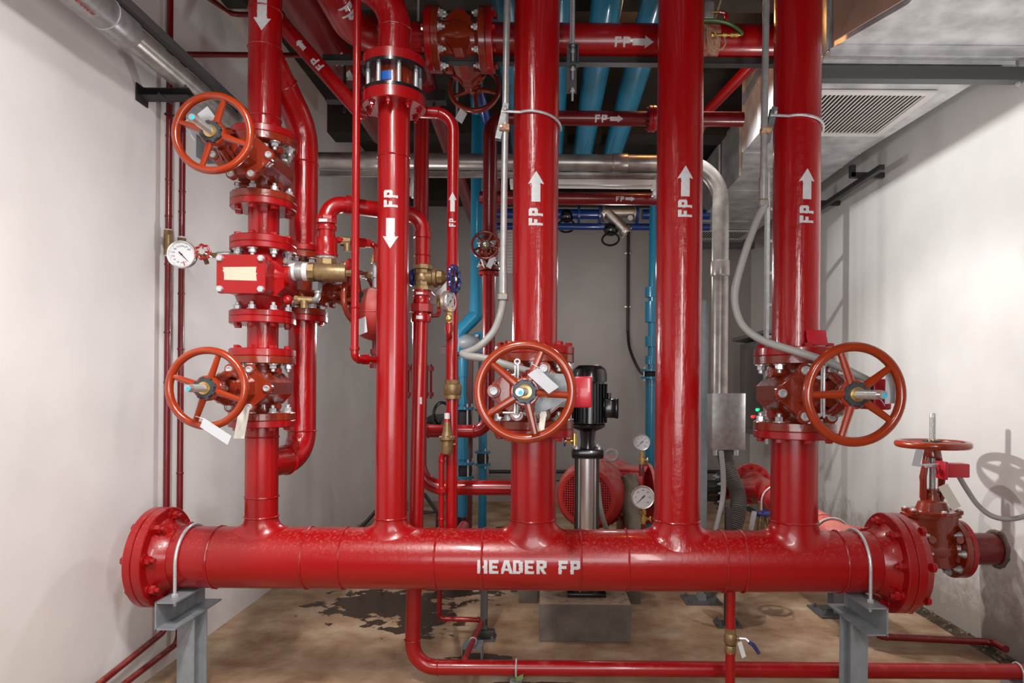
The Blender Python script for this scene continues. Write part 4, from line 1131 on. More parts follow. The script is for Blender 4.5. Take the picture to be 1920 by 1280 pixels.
# small trim piping
t = thing('trim_piping', 'small brass and galvanised trim piping at the foot of the boxy alarm valve', 'fitting', P(590, 580, 3.9))
m = MB(); c1 = P(570, 563, 3.80); m.cyl(P(556, 562, 3.80), P(584, 563, 3.84), .022, 16); m.cyl(c1, c1 + V((0, 0, -.045)), .02, 16); m.lathe([(.026, 0), (.026, .02)], 6, P(553, 562, 3.80), (1, .1, 0)); m.build('tee', BRASS, t)
m = MB(); m.tube(bend([P(583, 563, 3.84), P(596, 563, 3.88), P(596, 545, 3.88)], .04), .018, 14); m.cyl(P(596, 549, 3.88), P(596, 541, 3.88), .023, 12); m.build('elbow', GALV, t)
m = MB(); m.lathe([(.032, 0), (.032, .05)], 6, P(594, 545, 3.88)); m.cyl(P(594, 545, 3.88), P(594, 522, 3.92), .022, 14); m.build('union', pbr('dark_galvanised', (.14, .14, .14), .5, metal=.5), t)
m = MB(); m.sphere(P(540, 562, 3.78), .028, 16); m.build('red_plug', RED, t, label='red end plug')
single('trim_pipe', 'short grey pipe linking alarm valve top and bypass, left of the brass tee', 'pipe', GALV, [P(535, 488, 3.8), P(552, 495, 3.86), P(592, 497, 4.05)], .018, sm=True)
single('trim_pipe', 'small red pipe run with unions just left of the second thick riser', 'pipe', RED, [P(627, 449, 3.98), P(706, 460, 4.12), P(706, 492, 4.12)], .017, .03, 14,
       [(P(634, 450, 4.0), (1, .2, 0)), (P(683, 456, 4.08), (1, .2, 0)), (P(700, 459, 4.1), (1, .2, 0))])
m = MB(); c1 = P(648, 453, 4.02); m.lathe([(.028, -.03), (.028, .03)], 8, c1, (1, .2, 0)); m.cyl(c1 + V((.01, 0, 0)), c1 + V((.012, 0, -.06)), .022, 14)
m.build('brass_elbow', BRASS, label='small brass elbow on the red trim pipe left of the second thick riser', cat='fitting')
m = MB(); c1 = P(680, 456, 4.07); m.lathe([(.033, -.02), (.033, .02)], 6, c1, (1, .2, 0)); m.lathe([(.026, .02), (.026, .05)], 6, c1, (1, .2, 0)); m.build('union_nut', RED, label='hexagonal red union on the trim pipe just left of the second thick riser', cat='fitting')
t = thing('trim_riser', 'galvanised and brass fittings over the red dome, left of the second thick riser', 'fitting', P(703, 535, 4.15))
m = MB(); m.cyl(P(704, 540, 4.15), P(704, 488, 4.15), .019, 14); m.cyl(P(675, 518, 4.1), P(704, 512, 4.15), .016, 14); m.lathe([(.026, -.03), (.026, .03)], 12, P(704, 512, 4.15)); m.build('fittings', GALV, t)
m = MB(); m.lathe([(.024, -.025), (.024, .025)], 6, P(702, 486, 4.15)); m.lathe([(.025, -.02), (.025, .02)], 6, P(690, 516, 4.12), (1, .1, .2)); m.build('nuts', BRASS, t)
m = MB(); m.lathe([(.024, -.012), (.024, .012)], 16, P(675, 518, 4.1), (1, .1, .2)); m.build('thread_tape', TAPE, t)
# red dome
cd = P(704, 589, 4.2)
t = thing('retard_chamber', 'dusty red round chamber half hidden behind the second thick riser', 'vessel', cd - V((0, 0, .33)))
m = MB(); m.sphere(cd, .17, 40, (1, 1, 1.0)); m.torus(cd, (0, 0, 1), .17, .003, 48, 6); m.build('vessel', pbr('pinkish_dusty_red', (.42, .035, .03), .5, dust=.7, dlo=.3, dcol=(.55, .25, .22)), t)
m = MB(); m.lathe([(.035, 0), (.035, .03), (.025, .03), (.025, .045), (.035, .045), (.035, .075), (.025, .075), (.025, .09), (.033, .09), (.033, .12), (.02, .12), (.02, .19)], 16, cd + V((-.0, 0, -.345)), (0, 0, 1)); m.build('drain_neck', RED_SHADE, t); m = MB(); m.lathe([(.03, 0), (.03, .03)], 16, cd + V((0, 0, .16))); m.build('neck', RED_SHADE, t)
pcard('valve_tag', 'white card on the lower left of the round red chamber', 4.01, (660, 634), (689, 622), (657, 605))
# thin riser
t = thing('thin_riser', 'thin bright red upright pipe left of the second thick riser, ending in an elbow', 'pipe', P(665, 665, 3.84))
p1, p2 = P(664, 655, 3.84), P(690, 674, 3.95); xx = P(665, 640, 3.84).x
m = MB(); m.tube(bend([V((xx, 3.84, 3.28)), V((xx, 3.84, p2.z)), p2], .035, 8), .0225, 20)
m.torus((xx, 3.84, P(664, 577, 3.84).z), (0, 0, 1), .0225, .005, 24, 6); m.lathe([(.028, 0), (.030, .01), (.028, .02)], 20, (xx, 3.84, p2.z + .05)); m.lathe([(.034, -.03), (.034, -.005)], 6, p2, (1, 1.3, 0)); m.lathe([(.027, 0), (.027, .02)], 12, p2 - V((.045, .05, 0)), (1, 1.3, 0)); m.cyl(p2, p2 + V((.05, .05, 0)), .015, 14)
m.build('pipe_run', RED, t)
m = MB(); m.cyl(p2, P(700, 672, 4.1), .013, 12); m.build('tail_pipe', RED_SHADE, t)

# brass gate valve with blue wheel and the main drain
t = thing('brass_gate_valve', 'brass gate valve with navy blue handwheel right of the second thick riser', 'valve', P(793, 545, 4.23))
cb = P(792, 521, 4.23); xb = cb.x
m = MB(); m.lathe([(.052, -.085), (.062, -.08), (.062, -.055), (.05, -.05), (.052, 0), (.05, .05), (.062, .055), (.062, .08), (.052, .085)], 8, cb); m.sphere(cb, .056, 24)
m.cyl(cb, cb + V((.09, -.01, 0)), .045, 24); m.lathe([(.048, .07), (.062, .08), (.062, .10), (.045, .105)], 28, cb, (1, -.1, 0)); m.lathe([(.052, .105), (.048, .135), (.03, .15), (.022, .16), (.022, .2)], 8, cb, (1, -.1, 0)); m.build('valve_body', BRASS, t)
m = MB(); m.cyl(cb + V((.19, -.02, 0)), P(853, 523, 4.01), .012, 12); m.lathe([(.018, .175), (.018, .2)], 6, cb, (1, -.1, 0)); m.build('stem', BRASSB, t)
lobed_wheel(t, P(852, 523, 4.02), (1, -.32, 0), .080, 10, BLUEH)
m = MB(); m.lathe([(.05, -.012), (.056, 0), (.05, .012)], 24, cb + V((-.065, 0, 0)), (1, 0, 0)); m.build('back_cap', BLUEH, t)
t = thing('main_drain_pipe', 'red pipe from the brass gate valve down past the header and along the floor', 'pipe', (-.83, 4.2, -1.84))
xt = P(790, 560, 4.22).x; zt2 = cb.z - .08
m = MB(); m.tube(bend([(xt, 4.22, zt2), (-.835, 4.19, -1.785), (3.42, 4.19, -1.785)], .15, 9), .048, 32)
weld(m, (-.835, 4.19, -1.61), (0, 0, 1), .049, .004); weld(m, (-.67, 4.19, -1.785), (1, 0, 0), .049, .004)
m.build('pipe_run', RED, t)
m = MB()
for (py, h_, r_, n_) in ((551, .03, .058, 8), (563, .045, .055, 28), (578, .055, .076, 8), (596, .055, .062, 28)):
    p = P(790, py, 4.22); m.lathe([(r_ * .96, -h_ / 2), (r_, -h_ / 2 + .004), (r_, h_ / 2 - .004), (r_ * .96, h_ / 2)], n_, (xt, 4.22, p.z))
m.build('union_fitting', RED, t)
m = MB(); m.box((xt, 4.22 - .060, P(790, 551, 4.2).z), (.045, .003, .014)); m.box((xt, 4.22 - .064, P(790, 596, 4.2).z), (.04, .003, .022)); m.build('size_label', TAPE, t)
stencil(t, '|', (-.820, 4.205, P(800, 735, 4.2).z), (0, 0, 1), (.85, -.53, 0), .0485, .045, 'axis', name='paint_run', squash=5, fade=.1)
# pipe clips on the floor run
for k, (px, lab) in enumerate(((968, 'U-bolt with steel foot holding the floor pipe below HEADER lettering'), (1908, 'U-bolt on the floor pipe at the right edge of the picture'))):
    x = P(px, 1255, 4.19).x; t = thing('pipe_clip', lab, 'clamp', (x, 4.19, ZF)); m = MB()
    pts = [V((x, 4.19 - .056 * COS(math.pi * q / 12), -1.785 + .056 * SIN(math.pi * q / 12))) for q in range(13)]
    m.tube([V((x, 4.134, -1.84))] + pts + [V((x, 4.246, -1.84))], .006, 8); m.build('u_bolt', ZINC, t)
    m = MB(); channel(m, (x, 4.08, ZF + .03), (x, 4.30, ZF + .03), .07, .045, .005, (0, 0, -1)); m.build('foot', STRUC, t)
m = MB(); x = P(968, 1262, 4.1).x
m.add([(x - .03, 4.12, -1.81), (x - .045, 4.10, -1.79), (x - .005, 4.10, -1.805), (x + .045, 4.10, -1.785), (x + .04, 4.10, -1.82), (x, 4.10, -1.83)], [(0, 1, 2, 5), (2, 3, 4, 5)])
m.add([(x - .03, 4.121, -1.811), (x - .045, 4.101, -1.791), (x - .005, 4.101, -1.806), (x + .045, 4.101, -1.786), (x + .04, 4.101, -1.821), (x, 4.101, -1.831)], [(5, 2, 1, 0), (5, 4, 3, 2)])
m.build('tape_scrap', pbr('green_tape', (.14, .2, .06), .5), label='green scrap of tape under the floor pipe U-bolt', cat='tape')

# pipe F with PRV
t = thing('test_line_pipe', 'slim red pipe with up arrow right of the second thick riser, elbow at top', 'pipe', (-.57, 4.1, -1.2))
xf0, xf1 = P(850, 300, 4.1).x, P(846.5, 900, 4.1).x
dg = P(672, 206, 4.1)
d0 = P(420, -78, 4.25)
m = MB(); m.tube(bend([d0, dg + V((0, .04, 0))], .1) , [.053, .046], 28); m.sphere(dg + V((0, .035, 0)), .0465, 20)
m.tube(bend([dg + V((-.02, .03, .02)), (dg.x + .03, 4.10, dg.z), (xf0, 4.10, P(850, 213, 4.1).z), (xf0, 4.1, P(848, 716, 4.1).z)], .12, 9), .036, 28)
weld(m, P(690, 208, 4.1), (1, 0, 0), .037, .004); weld(m, P(824, 212, 4.1), (1, 0, 0), .037, .004); m.build('upper_pipe', RED, t)
m = MB(); m.tube(bend([(xf1, 4.1, P(847, 744, 4.1).z), (xf1, 4.1, -1.0), (xf1, 4.75, -1.0)], .06), .0365, 28); m.build('lower_pipe', RED, t)
up_label(t, xf0, .036, P(849, 376, 4.06).z, P(849, 416, 4.06).z, h=.042, ah=.052, Y=4.1, tilt=.05, c=.002, asq=1.45)
# labels on the forward diagonal run
ddv = (dg - d0).normalized()
for u_, s_ in ((.70, 'FP'), (.58, '>')):
    stencil(t, s_, d0.lerp(dg + V((0, .04, 0)), u_), -ddv, (0.1, -1, -.15), .0500, .055, 'axis')
cv_ = thing('brass_check_valve', 'dull brass check valve on the slim red pipe left of the middle handwheel', 'valve', P(848, 748, 4.1))
c1 = P(848, 730, 4.1); m = MB(); m.lathe([(.040, -.062), (.052, -.058), (.052, -.045), (.050, -.035), (.054, -.03), (.056, -.005), (.058, .01), (.054, .03), (.046, .036)], 28, (xf1 + .002, 4.1, c1.z)); m.lathe([(.047, .034), (.047, .06)], 8, (xf1 + .002, 4.1, c1.z)); m.build('valve_body', BRASS, cv_)
pr_ = thing('relief_valve', 'brass relief valve with red cap in front of the slim red pipe', 'valve', P(838, 845, 4.02))
c1 = P(838, 820, 4.02); m = MB(); m.lathe([(.028, -.10), (.034, -.08), (.036, -.02), (.05, -.012), (.05, .004), (.034, .012), (.026, .04), (.020, .085), (.020, .095)], 24, c1); m.cyl(c1 + V((0, 0, -.05)), c1 + V((.05, .01, -.04)), .008, 8); m.cyl(c1 + V((-.0, 0, -.07)), c1 + V((0, .06, -.07)), .022, 12); br_ = m.build('valve_body', BRASS, pr_)
for q in range(8): a = math.pi * q / 4; inst(HEAD_Z, 'bolt', br_, c1 + V((.042 * COS(a), .042 * SIN(a), .003)), (0, 0, 1), .006)
m = MB(); m.cyl(c1 + V((0, 0, .094)), c1 + V((0, 0, .155)), .0165, 20); m.build('cap', REDB, pr_, label='red cap')
m = MB(); m.cyl(c1 + V((0, 0, .115)), c1 + V((0, 0, .15)), .0172, 20); m.build('label_band', TAPE, pr_, label='white printed label')
xs_ = P(828, 900, 4.06).x
single('relief_drain_pipe', 'thin red pipe running from the brass relief valve down to the floor', 'pipe', RED,
   [P(842, 849, 4.04), P(828, 849, 4.06), (xs_, 4.06, -1.18), P(824, 1125, 5.0) + V((0, 0, .35)), P(824, 1159, 5.0), P(905, 1162, 5.0), (-.50, 4.19, -1.735)], .0185, .035, 16,
   [((xs_, 4.06, P(828, 864, 4.06).z), (0, 0, 1)), ((xs_, 4.06, P(828, 915, 4.06).z), (0, 0, 1)), ((xs_, 4.06, P(828, 972, 4.06).z), (0, 0, 1)), (P(824, 1146, 5.0), (0, 0, 1)), (P(832, 1160, 5.0), (1, 0, 0)), (P(897, 1161, 5.0), (1, 0, 0))])
m = MB(); m.lathe([(.034, -.025), (.034, .002)], 8, (xs_, 4.06, P(828, 915, 4.06).z)); m.build('union_nut', RED, label='red union nut low on the thin relief drain pipe', cat='fitting')
t = thing('pipe_clip', 'small steel foot with ring under the thin drain pipe near the floor', 'clamp', (-.47, 4.55, ZF))
m = MB(); q0 = V((-.487, 4.55, -1.755)); channel(m, (-.487, 4.47, -1.835), (-.487, 4.63, -1.835), .13, .11, .006, (0, 0, -1)); m.build('foot', STRUC, t)
m = MB(); m.torus(q0, (0, 1, 0), .024, .005, 20, 6); m.build('ring', ZINC, t)
m = MB(); m.box(P(905, 1181, 4.95) + V((.03, 0, -.02)), (.12, .06, .05), None, .004); m.cyl(P(912, 1172, 4.95), P(912, 1160, 4.95), .008, 8); m.build('anchor_bolts', BLKST, label='rusty anchor bolts beside the slim dark post on the floor', cat='bolt')

# gauges seen edge-on behind the blue wheel
gauge('pressure_gauge', 'pressure gauge seen edge-on below the navy blue handwheel', P(843, 565, 4.02), (1, -.35, 0), .068, ['0', '100', '200', '300'], 225, dark=False)
t = thing('gauge_cock', 'small brass cock on a red elbow below the edge-on gauge', 'valve', P(840, 640, 4.04))
m = MB(); p = P(842, 585, 4.03); m.cyl(p, P(842, 606, 4.03), .012, 12)
for py in (579, 589, 600): m.lathe([(.017, -.014), (.017, .014)], 6, P(842, py, 4.03))
m.sphere(P(841, 596, 4.0), .022, 14, (1, .5, 1)); m.build('cock_body', BRASSB, t)
m = MB(); m.tube(bend([P(842, 606, 4.03), P(842, 632, 4.03), P(844, 632, 4.1)], .03), .018, 14); m.lathe([(.024, -.02), (.024, .02)], 12, P(842, 615, 4.03)); m.build('elbow', RED, t)
gauge('pressure_gauge', 'small pressure gauge partly behind the navy blue handwheel', P(826, 538, 4.6), (.15, -1, 0), .07, ['0', '100', '200', '300'], 225, dark=False)
t = thing('gauge_pipe', 'thin red elbow and brass cock rising right of the red union', 'pipe', P(812, 592, 4.4))
m = MB(); m.tube(bend([P(800, 592, 4.25), P(824, 591, 4.4), P(823, 575, 4.4)], .04), .014, 12); m.build('pipe_run', RED, t)
m = MB(); m.cyl(P(823, 577, 4.4), P(823, 553, 4.4), .010, 10); m.cyl(P(823, 568, 4.4), P(833, 568, 4.38), .008, 8); m.lathe([(.016, -.012), (.016, .012)], 8, P(823, 563, 4.4)); m.box(P(834, 568, 4.38), (.008, .012, .03)); m.build('cock', BRASSB, t)
pcard('paper_sheet', 'white printed card hanging right of the brass gate valve', 4.7, (804, 568), (817, 569), (805, 538), cat='card')

# ================================================================ OVERHEAD PIPES
YF = 4.4; zF = P(1180, 78, YF).z
t = thing('overhead_main', 'thick red overhead pipe marked FP with right arrow, crossing behind the risers', 'pipe', (0, YF, zF - .11))
xl, xr_ = -.757, -.405
zl = P(740, 80, YF).z
m = MB(); m.tube(bend([(-1.27, 1.2, zF + .03), (-1.27, YF, zF), (xl, YF, zF)], .26, 10), .110, 40); weld(m, P(688, 76, YF), (1, 0, 0), .111); m.build('left_run', RED, t)
m = MB(); m.cyl((xr_, YF, zF), (1.66, YF, zF), .110, 40); m.build('right_run', RED, t)
fr_ = V((0, -COS(.50), -SIN(.50)))
stencil(t, 'FP', (P(1168, 78, YF - .08).x, YF, zF), (1, 0, 0), fr_, .1105, .062, 'axis')
stencil(t, '>', (P(1207, 78, YF - .08).x, YF, zF), (1, 0, 0), fr_, .1105, .075, 'axis', squash=1.15, name='stencil_arrow', fade=0)
stencil(t, 'FP', (-1.27, 3.95, zF + .004), (0, 1, 0), (.62, 0, -.78), .1105, .09, 'axis', cell=.004)
for x, s_ in ((xl, -1), (xr_, 1)): flange(t, (x, YF, zF), (s_, 0, 0), .205, .045, .11, RED, HEAD_R, 8, .0205)
gate_valve('gate_valve', 'dusty overhead gate valve, its dark wheel hanging behind below the big red pipe', ((xl + xr_) / 2, YF, zF), (1, 0, 0), (.07, .98, -.17), fr=.205, r=.118, hh=(xr_ - xl) / 2, L=.52, Rw=.20, tip=.06, d1=.27, pw=.17, ph=.10, a0=30, nsp=5, hubr=.045, mat=ORGD, base=(-.58, 4.4, 2.1))
for (px, y0_, y1_, lab) in ((775, 318, 368, 'small galvanised bracket under the back conduit, right of the second thick riser'), (1229, 330, 368, 'small galvanised bracket beside the lamp end, left of the fourth thick riser')):
    a_, b_ = P(px, y0_, 5.5), P(px, y1_, 5.5); t9 = thing('conduit_bracket', lab, 'bracket', b_); m = MB()
    m.box((a_ + b_) / 2, (.045, .05, a_.z - b_.z), Matrix.Rotation(.08, 3, 'Y'), .002); m.build('bracket_plate', GALV, t9)
    inst(HEAD_Z, 'bolt', t9, b_ + V((0, 0, 0)), (0, 0, -1), .018)
m = MB(); pc_ = P(868, 130, 4.56); m.box(pc_, (.075, .004, .085), Matrix.Rotation(-.35, 3, 'X')); m.build('name_plate', pbr('bluish_name_plate', (.26, .28, .36), .4, var=.6, vs_=90), bpy.data.objects['overhead_main'], label='bluish name plate') if False else m.bm.free()
pcard('valve_tag', 'small white tag hanging under the overhead gate valve wheel', 4.55, (853, 222), (866, 232), (863, 203))
m = MB(); channel(m, (-1.5, YF, zF - .135), (1.62, YF, zF - .135), .06, .04, .004, (0, 0, 1)); m.build('support_channel', BLKST, label='dark steel channel carrying the overhead FP main', cat='rail')
# hanger
t = thing('pipe_hanger', 'threaded rod hanger with bolted square bracket between the middle and fourth thick risers', 'hanger', P(1073, 172, 4.05))
hx = P(1074, 100, 4.05).x
m = MB(); m.cyl((hx + .0, 4.05, 3.25), (hx, 4.05, P(1074, 88, 4.05).z), .011, 10); m.cyl((hx - .012, 4.06, 3.25), (hx - .012, 4.06, P(1074, 84, 4.05).z), .008, 8); m.build('rod', ZINC, t)
m = MB(); z1_, z2_, z3_ = P(1074, 84, 4.05).z, P(1074, 121, 4.05).z, P(1074, 170, 4.05).z
for dx in (-.032, .032): m.box((hx + dx, 4.06, (z1_ + z2_) / 2), (.006, .05, z1_ - z2_))
m.box((hx, 4.06, z1_), (.07, .05, .006)); m.box((hx, 4.06, z2_), (.07, .05, .006)); m.box((hx - .006, 4.085, (z2_ + z3_) / 2), (.064, .008, z2_ - z3_)); m.box((hx, 4.085, (z1_ + z2_) / 2), (.064, .004, z1_ - z2_)); m.build('bracket', STRUCD, t)
for (py, s_) in ((92, 1), (126, 1), (166, 1)):
    zz = P(1074, py, 4.05).z; m = MB(); m.cyl((hx, 4.05, zz - .075), (hx, 4.05, zz + .005), .007, 10); m.lathe([(.016, 0), (.016, .004), (.012, .004), (.012, .016)], 6, (hx, 4.05, zz - .018)); m.build('bolt', ZINC, t)
# blue pipes
for k, (x, lab) in enumerate(((-.30, 'overhead blue pipe left of the middle thick riser, leftmost of the set'), (.07, 'overhead blue pipe mostly hidden behind the middle thick riser'), (.415, 'overhead blue pipe right beside the middle thick riser, seen behind the rod hanger'), (.765, 'overhead blue pipe just left of the fourth thick riser, rightmost of the set'))):
    m = MB(); m.cyl((x, 2.2, 2.72), (x, 8.3, 2.74), .112, 36)
    m.cyl((x, 4.9, 2.721), (x, 5.02, 2.722), .118, 36) if k in (2, 3) else None
    m.build('blue_pipe', BLUEP, label=lab, cat='pipe', group='overhead blue pipes')
# lower overhead FP pipe and its downcomer with small valve
YG = 5.2; zG = P(1145, 222, YG).z; xg = P(918, 420, YG).x
t = thing('branch_pipe', 'dark red flanged pipe marked FP behind the thick risers, turning down at its left', 'pipe', (xg, YG, .95))
m = MB(); m.tube(bend([(1.55, YG, zG), (xg, YG, zG), (xg, YG, P(915, 448, YG).z)], .14, 9), .056, 28); m.build('pipe_run', RED_SHADE, t)
xx = P(1222, 222, YG).x
flange(t, (xx, YG, zG), (-1, 0, 0), .10, .03, .056, RED, HEAD_R, 8, .011); flange(t, (xx, YG, zG), (1, 0, 0), .10, .03, .056, RED, HEAD_R, 8, .011)
fr_ = V((0, -COS(.42), -SIN(.42)))
stencil(t, 'FP', (P(1127, 227, YG).x, YG, zG), (1, 0, 0), fr_, .0565, .058, 'axis', cell=.004)
stencil(t, '>', (P(1156, 225, YG).x, YG, zG), (1, 0, 0), fr_, .0565, .058, 'axis', cell=.004, squash=1.1, name='stencil_arrow', fade=0)
gate_valve('gate_valve', 'small dark red gate valve with tags, in front of the blue pipe', (xg, YG, P(914, 478, YG).z), (0, 0, 1), (0, -1, 0), fr=.085, r=.05, hh=.125, L=.36, Rw=.108, tip=.05, d1=.14, pw=.08, ph=.065, a0=60, nsp=5, hubr=.028, mat=ORGD, nb=6)
pcard('valve_tag', 'small white tag below the small dark red gate valve wheel', 4.82, (911, 499), (920, 504), (921, 478))
pcard('paper_strip', 'cream paper strip hanging under the small dark red gate valve', 4.86, (903, 485), (909, 503), (899, 480), mat=CREAM)
t = thing('branch_pipe', 'shiny red upright pipe below the small dark red gate valve, bending left low down', 'pipe', (xg, YG, P(915, 808, YG).z))
zv = P(914, 510, YG).z; m = MB(); m.tube(bend([(xg, YG, zv), (xg, YG, P(850, 808, YG).z), (-1.05, YG, P(850, 808, YG).z)], .12, 9), .050, 28); weld(m, P(889, 808, YG), (1, 0, 0), .051); weld(m, P(803, 808, YG), (1, 0, 0), .051); m.build('pipe_run', RED, t)
flange(t, (xg, YG, zv), (0, 0, -1), .085, .022, .045, RED, HEAD_R, 6, .011)
t = thing('low_branch_pipe', 'red pipe bending right low behind the second thick riser toward the middle thick riser', 'pipe', (-.9, 4.6, -.75))
m = MB(); m.tube(bend([(-.88, 4.6, 1.9), (-.88, 4.6, P(900, 914, 4.6).z), (-.15, 4.6, P(900, 914, 4.6).z)], .17, 9), .052, 28); m.build('pipe_run', RED, t)
m = MB(); z_ = P(800, 715, 4.6).z
for s_ in (1, -1): m.lathe([(.10, 0), (.10, .03)], 28, (-.88, 4.6, z_ + s_ * .075), (0, 0, s_))
for q in range(6): a = q * math.pi / 3; m.cyl((-.88 + .08 * COS(a), 4.6 + .08 * SIN(a), z_ - .12), (-.88 + .08 * COS(a), 4.6 + .08 * SIN(a), z_ + .12), .008, 8)
m.build('flange_pair', RED, t)
# other dark overhead pipes
m = MB(); m.tube([(-1.80, 3.4, 2.80), (-1.80, 7.2, 2.80)], .145, 32); o = m.build('ceiling_pipe', RED_SHADE, label='thick dark red ceiling pipe with small FP arrow behind the slanting pipe', cat='pipe')
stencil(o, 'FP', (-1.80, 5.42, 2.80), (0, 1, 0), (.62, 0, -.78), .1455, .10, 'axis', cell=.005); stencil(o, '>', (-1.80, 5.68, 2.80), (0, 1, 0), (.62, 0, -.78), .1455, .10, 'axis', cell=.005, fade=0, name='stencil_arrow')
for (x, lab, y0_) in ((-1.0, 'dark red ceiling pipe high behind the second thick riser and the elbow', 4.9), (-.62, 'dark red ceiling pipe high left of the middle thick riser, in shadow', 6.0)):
    m = MB(); m.tube([(x, y0_, 2.55), (x, 9.4, 2.3)], .075, 24); m.build('ceiling_pipe', RED_SHADE, label=lab, cat='pipe')
single('ceiling_pipe', 'deep blue pipe dropping near the top centre behind the overhead valve', 'pipe', BLUEE, [(-.82, 5.6, 3.2), P(905, 200, 5.9), P(920, 330, 6.6)], .05, sm=True)
single('ceiling_pipe', 'thin red pipe slanting down right of the fourth thick riser toward the ceiling duct', 'pipe', RED, [(2.05, 4.6, 3.05), (2.0, 5.0, 2.95), P(1330, 205, 6.6), P(1290, 290, 7.2)], .05, .1)
m = MB(); m.box((-1.35, 5.5, 2.43), (1.0, .10, .09)); m.cyl((-1.70, 5.5, 2.3), (-1.70, 5.5, 3.25), .012, 10); m.cyl((-.95, 5.5, 2.3), (-.95, 5.5, 3.25), .012, 10); m.build('hanger_beam', BLKST, label='black steel hanger beam under the dark ceiling pipes left of the second thick riser', cat='beam')
for x, y, lab in ((-.97, 4.9, 'thin steel hanger rod right of the elbow above the wafer valve'), (-.73, 5.3, 'thin steel hanger rod left of the overhead gate valve')):
    m = MB(); m.cyl((x, y, 1.9), (x, y, 3.25), .009, 10); m.build('hanger_rod', ZINC, label=lab, cat='rod')
# paint patch, gauge block and hoses right of the fourth thick riser
t = thing('sampling_block', 'small grey block with brass barbs, red and green hoses above the overhead main', 'fitting', P(1330, 40, 4.3))
m = MB(); m.box(P(1329, 22, 4.3), (.06, .05, .11), None, .005); m.build('block', GALV, t)
m = MB(); m.cyl(P(1333, 23, 4.28), P(1350, 23, 4.28), .009, 10); m.cyl(P(1334, 66, 4.25), P(1388, 65, 4.25), .010, 12)
for px in (1337, 1358, 1372, 1380): m.lathe([(.016, -.012), (.016, .012)], 6, P(px, 66, 4.25), (1, 0, 0))
m.build('brass_barbs', BRASSB, t)
m = MB(); m.tube(smooth([P(1350, 23, 4.28), P(1360, 26, 4.28), P(1362, 36, 4.28), P(1356, 42, 4.3)]), .012, 10); m.build('red_hose', RED, t)
m = MB(); m.tube(smooth([P(1318, 38, 4.25), P(1345, 39, 4.25), P(1370, 46, 4.25), P(1390, 60, 4.24), P(1388, 66, 4.25)]), .011, 10); m.build('green_hose', GREEN, t)
m = MB(); m.tube(smooth([P(1326, 52, 4.22), P(1328, 80, 4.2), P(1340, 95, 4.2), P(1348, 78, 4.2), P(1340, 60, 4.2)]), .005, 8); m.tube(smooth([P(1330, 52, 4.22), P(1334, 82, 4.19), P(1350, 93, 4.19), P(1360, 82, 4.19), P(1358, 70, 4.2)]), .005, 8); m.build('clear_hose', CLEARH, t)
m = MB(); m.cyl((P(1308, 78, YF).x, YF, zF), (P(1344, 78, YF).x, YF, zF), .1112, 40); m.build('primer_band', pbr('bare_primer', (.42, .30, .20), .6, var=.6, vs_=25, var2=(.35, .03, .02)), t, label='bare primer patch on the overhead main')

# far FP pipe, lamp, blue valves, strainer on the back
YK = 5.9; zK = P(1100, 372, YK).z
t = thing('far_branch_pipe', 'dark red pipe marked FP just below the long lamp at the back', 'pipe', (.3, YK, zK - .06))
m = MB(); m.cyl((-.6, YK, zK), (1.35, YK, zK), .056, 28); m.build('pipe_run', RED_SHADE, t)
stencil(t, 'FP', (P(1162, 374, YK).x, YK, zK), (1, 0, 0), (0, -.96, -.28), .0565, .045, 'axis', cell=.004)
stencil(t, '>', (P(1181, 373, YK).x, YK, zK), (1, 0, 0), (0, -.96, -.28), .0565, .045, 'axis', cell=.004, squash=1.2, name='stencil_arrow', fade=0)
YL = 5.45; t = thing('strip_lamp', 'unlit white tube lamp fixture hanging behind the middle and fourth thick risers', 'lamp', P(1090, 357, YL))
a, b = P(956, 345, YL), P(1229, 347, YL); zl_ = a.z
m = MB(); m.box(((a.x + b.x) / 2, YL, zl_ + .015), (b.x - a.x, .06, .045), None, .004); m.build('housing', GRILLE, t)
m = MB(); m.cyl((a.x + .03, YL - .02, zl_ - .026), (b.x - .03, YL - .02, zl_ - .026), .013, 16); m.build('lamp_tube', TUBEW, t)
for x in (a.x + .02, b.x - .02): m = MB(); m.box((x, YL - .01, zl_ - .02), (.03, .05, .045), None, .003); m.build('lamp_holder', GRILLE, t)
# blue valve train
Yv = 8.6
def pv(px, py): return P(px, py, Yv)
t = thing('blue_pipe_train', 'deep blue flanged pipe with dark valve below the far FP pipe', 'pipe', pv(1000, 425))
m = MB(); m.cyl(pv(900, 400), pv(1126, 402), .065, 24); m.cyl(pv(1204, 402), pv(1330, 402), .065, 24); m.build('upper_pipe', BLUEE, t)
m = MB(); m.cyl(pv(930, 424), pv(1330, 426), .045, 24); m.build('lower_pipe', BLUEE, t)
for px in (1085, 1124, 1194): m = MB(); m.lathe([(.13, -.015), (.13, .015)], 28, pv(px, 402), (1, 0, 0)); m.build('flange', BLUEE, t)
for (px, lab) in ((1062, 0), (1145, 1)):
    m = MB(); q = pv(px, 405 if lab == 0 else 430); m.sphere(q, .10, 18, (1, 1, .9)); m.torus(q + V((0, .0, -.13)), (0, -.5, -.8), .11, .014, 28, 8); m.build('valve', BLACK, t, label='black valve with hanging wheel')
t = thing('y_strainer', 'stainless Y-strainer angled below the far FP pipe', 'strainer', pv(1165, 440))
m = MB(); m.cyl(pv(1128, 398), pv(1192, 398), .075, 24); m.lathe([(.12, -.012), (.12, .012)], 28, pv(1131, 400), (1, 0, 0)); m.lathe([(.12, -.012), (.12, .012)], 28, pv(1189, 400), (1, 0, 0)); a, b = pv(1140, 398), pv(1172, 432)
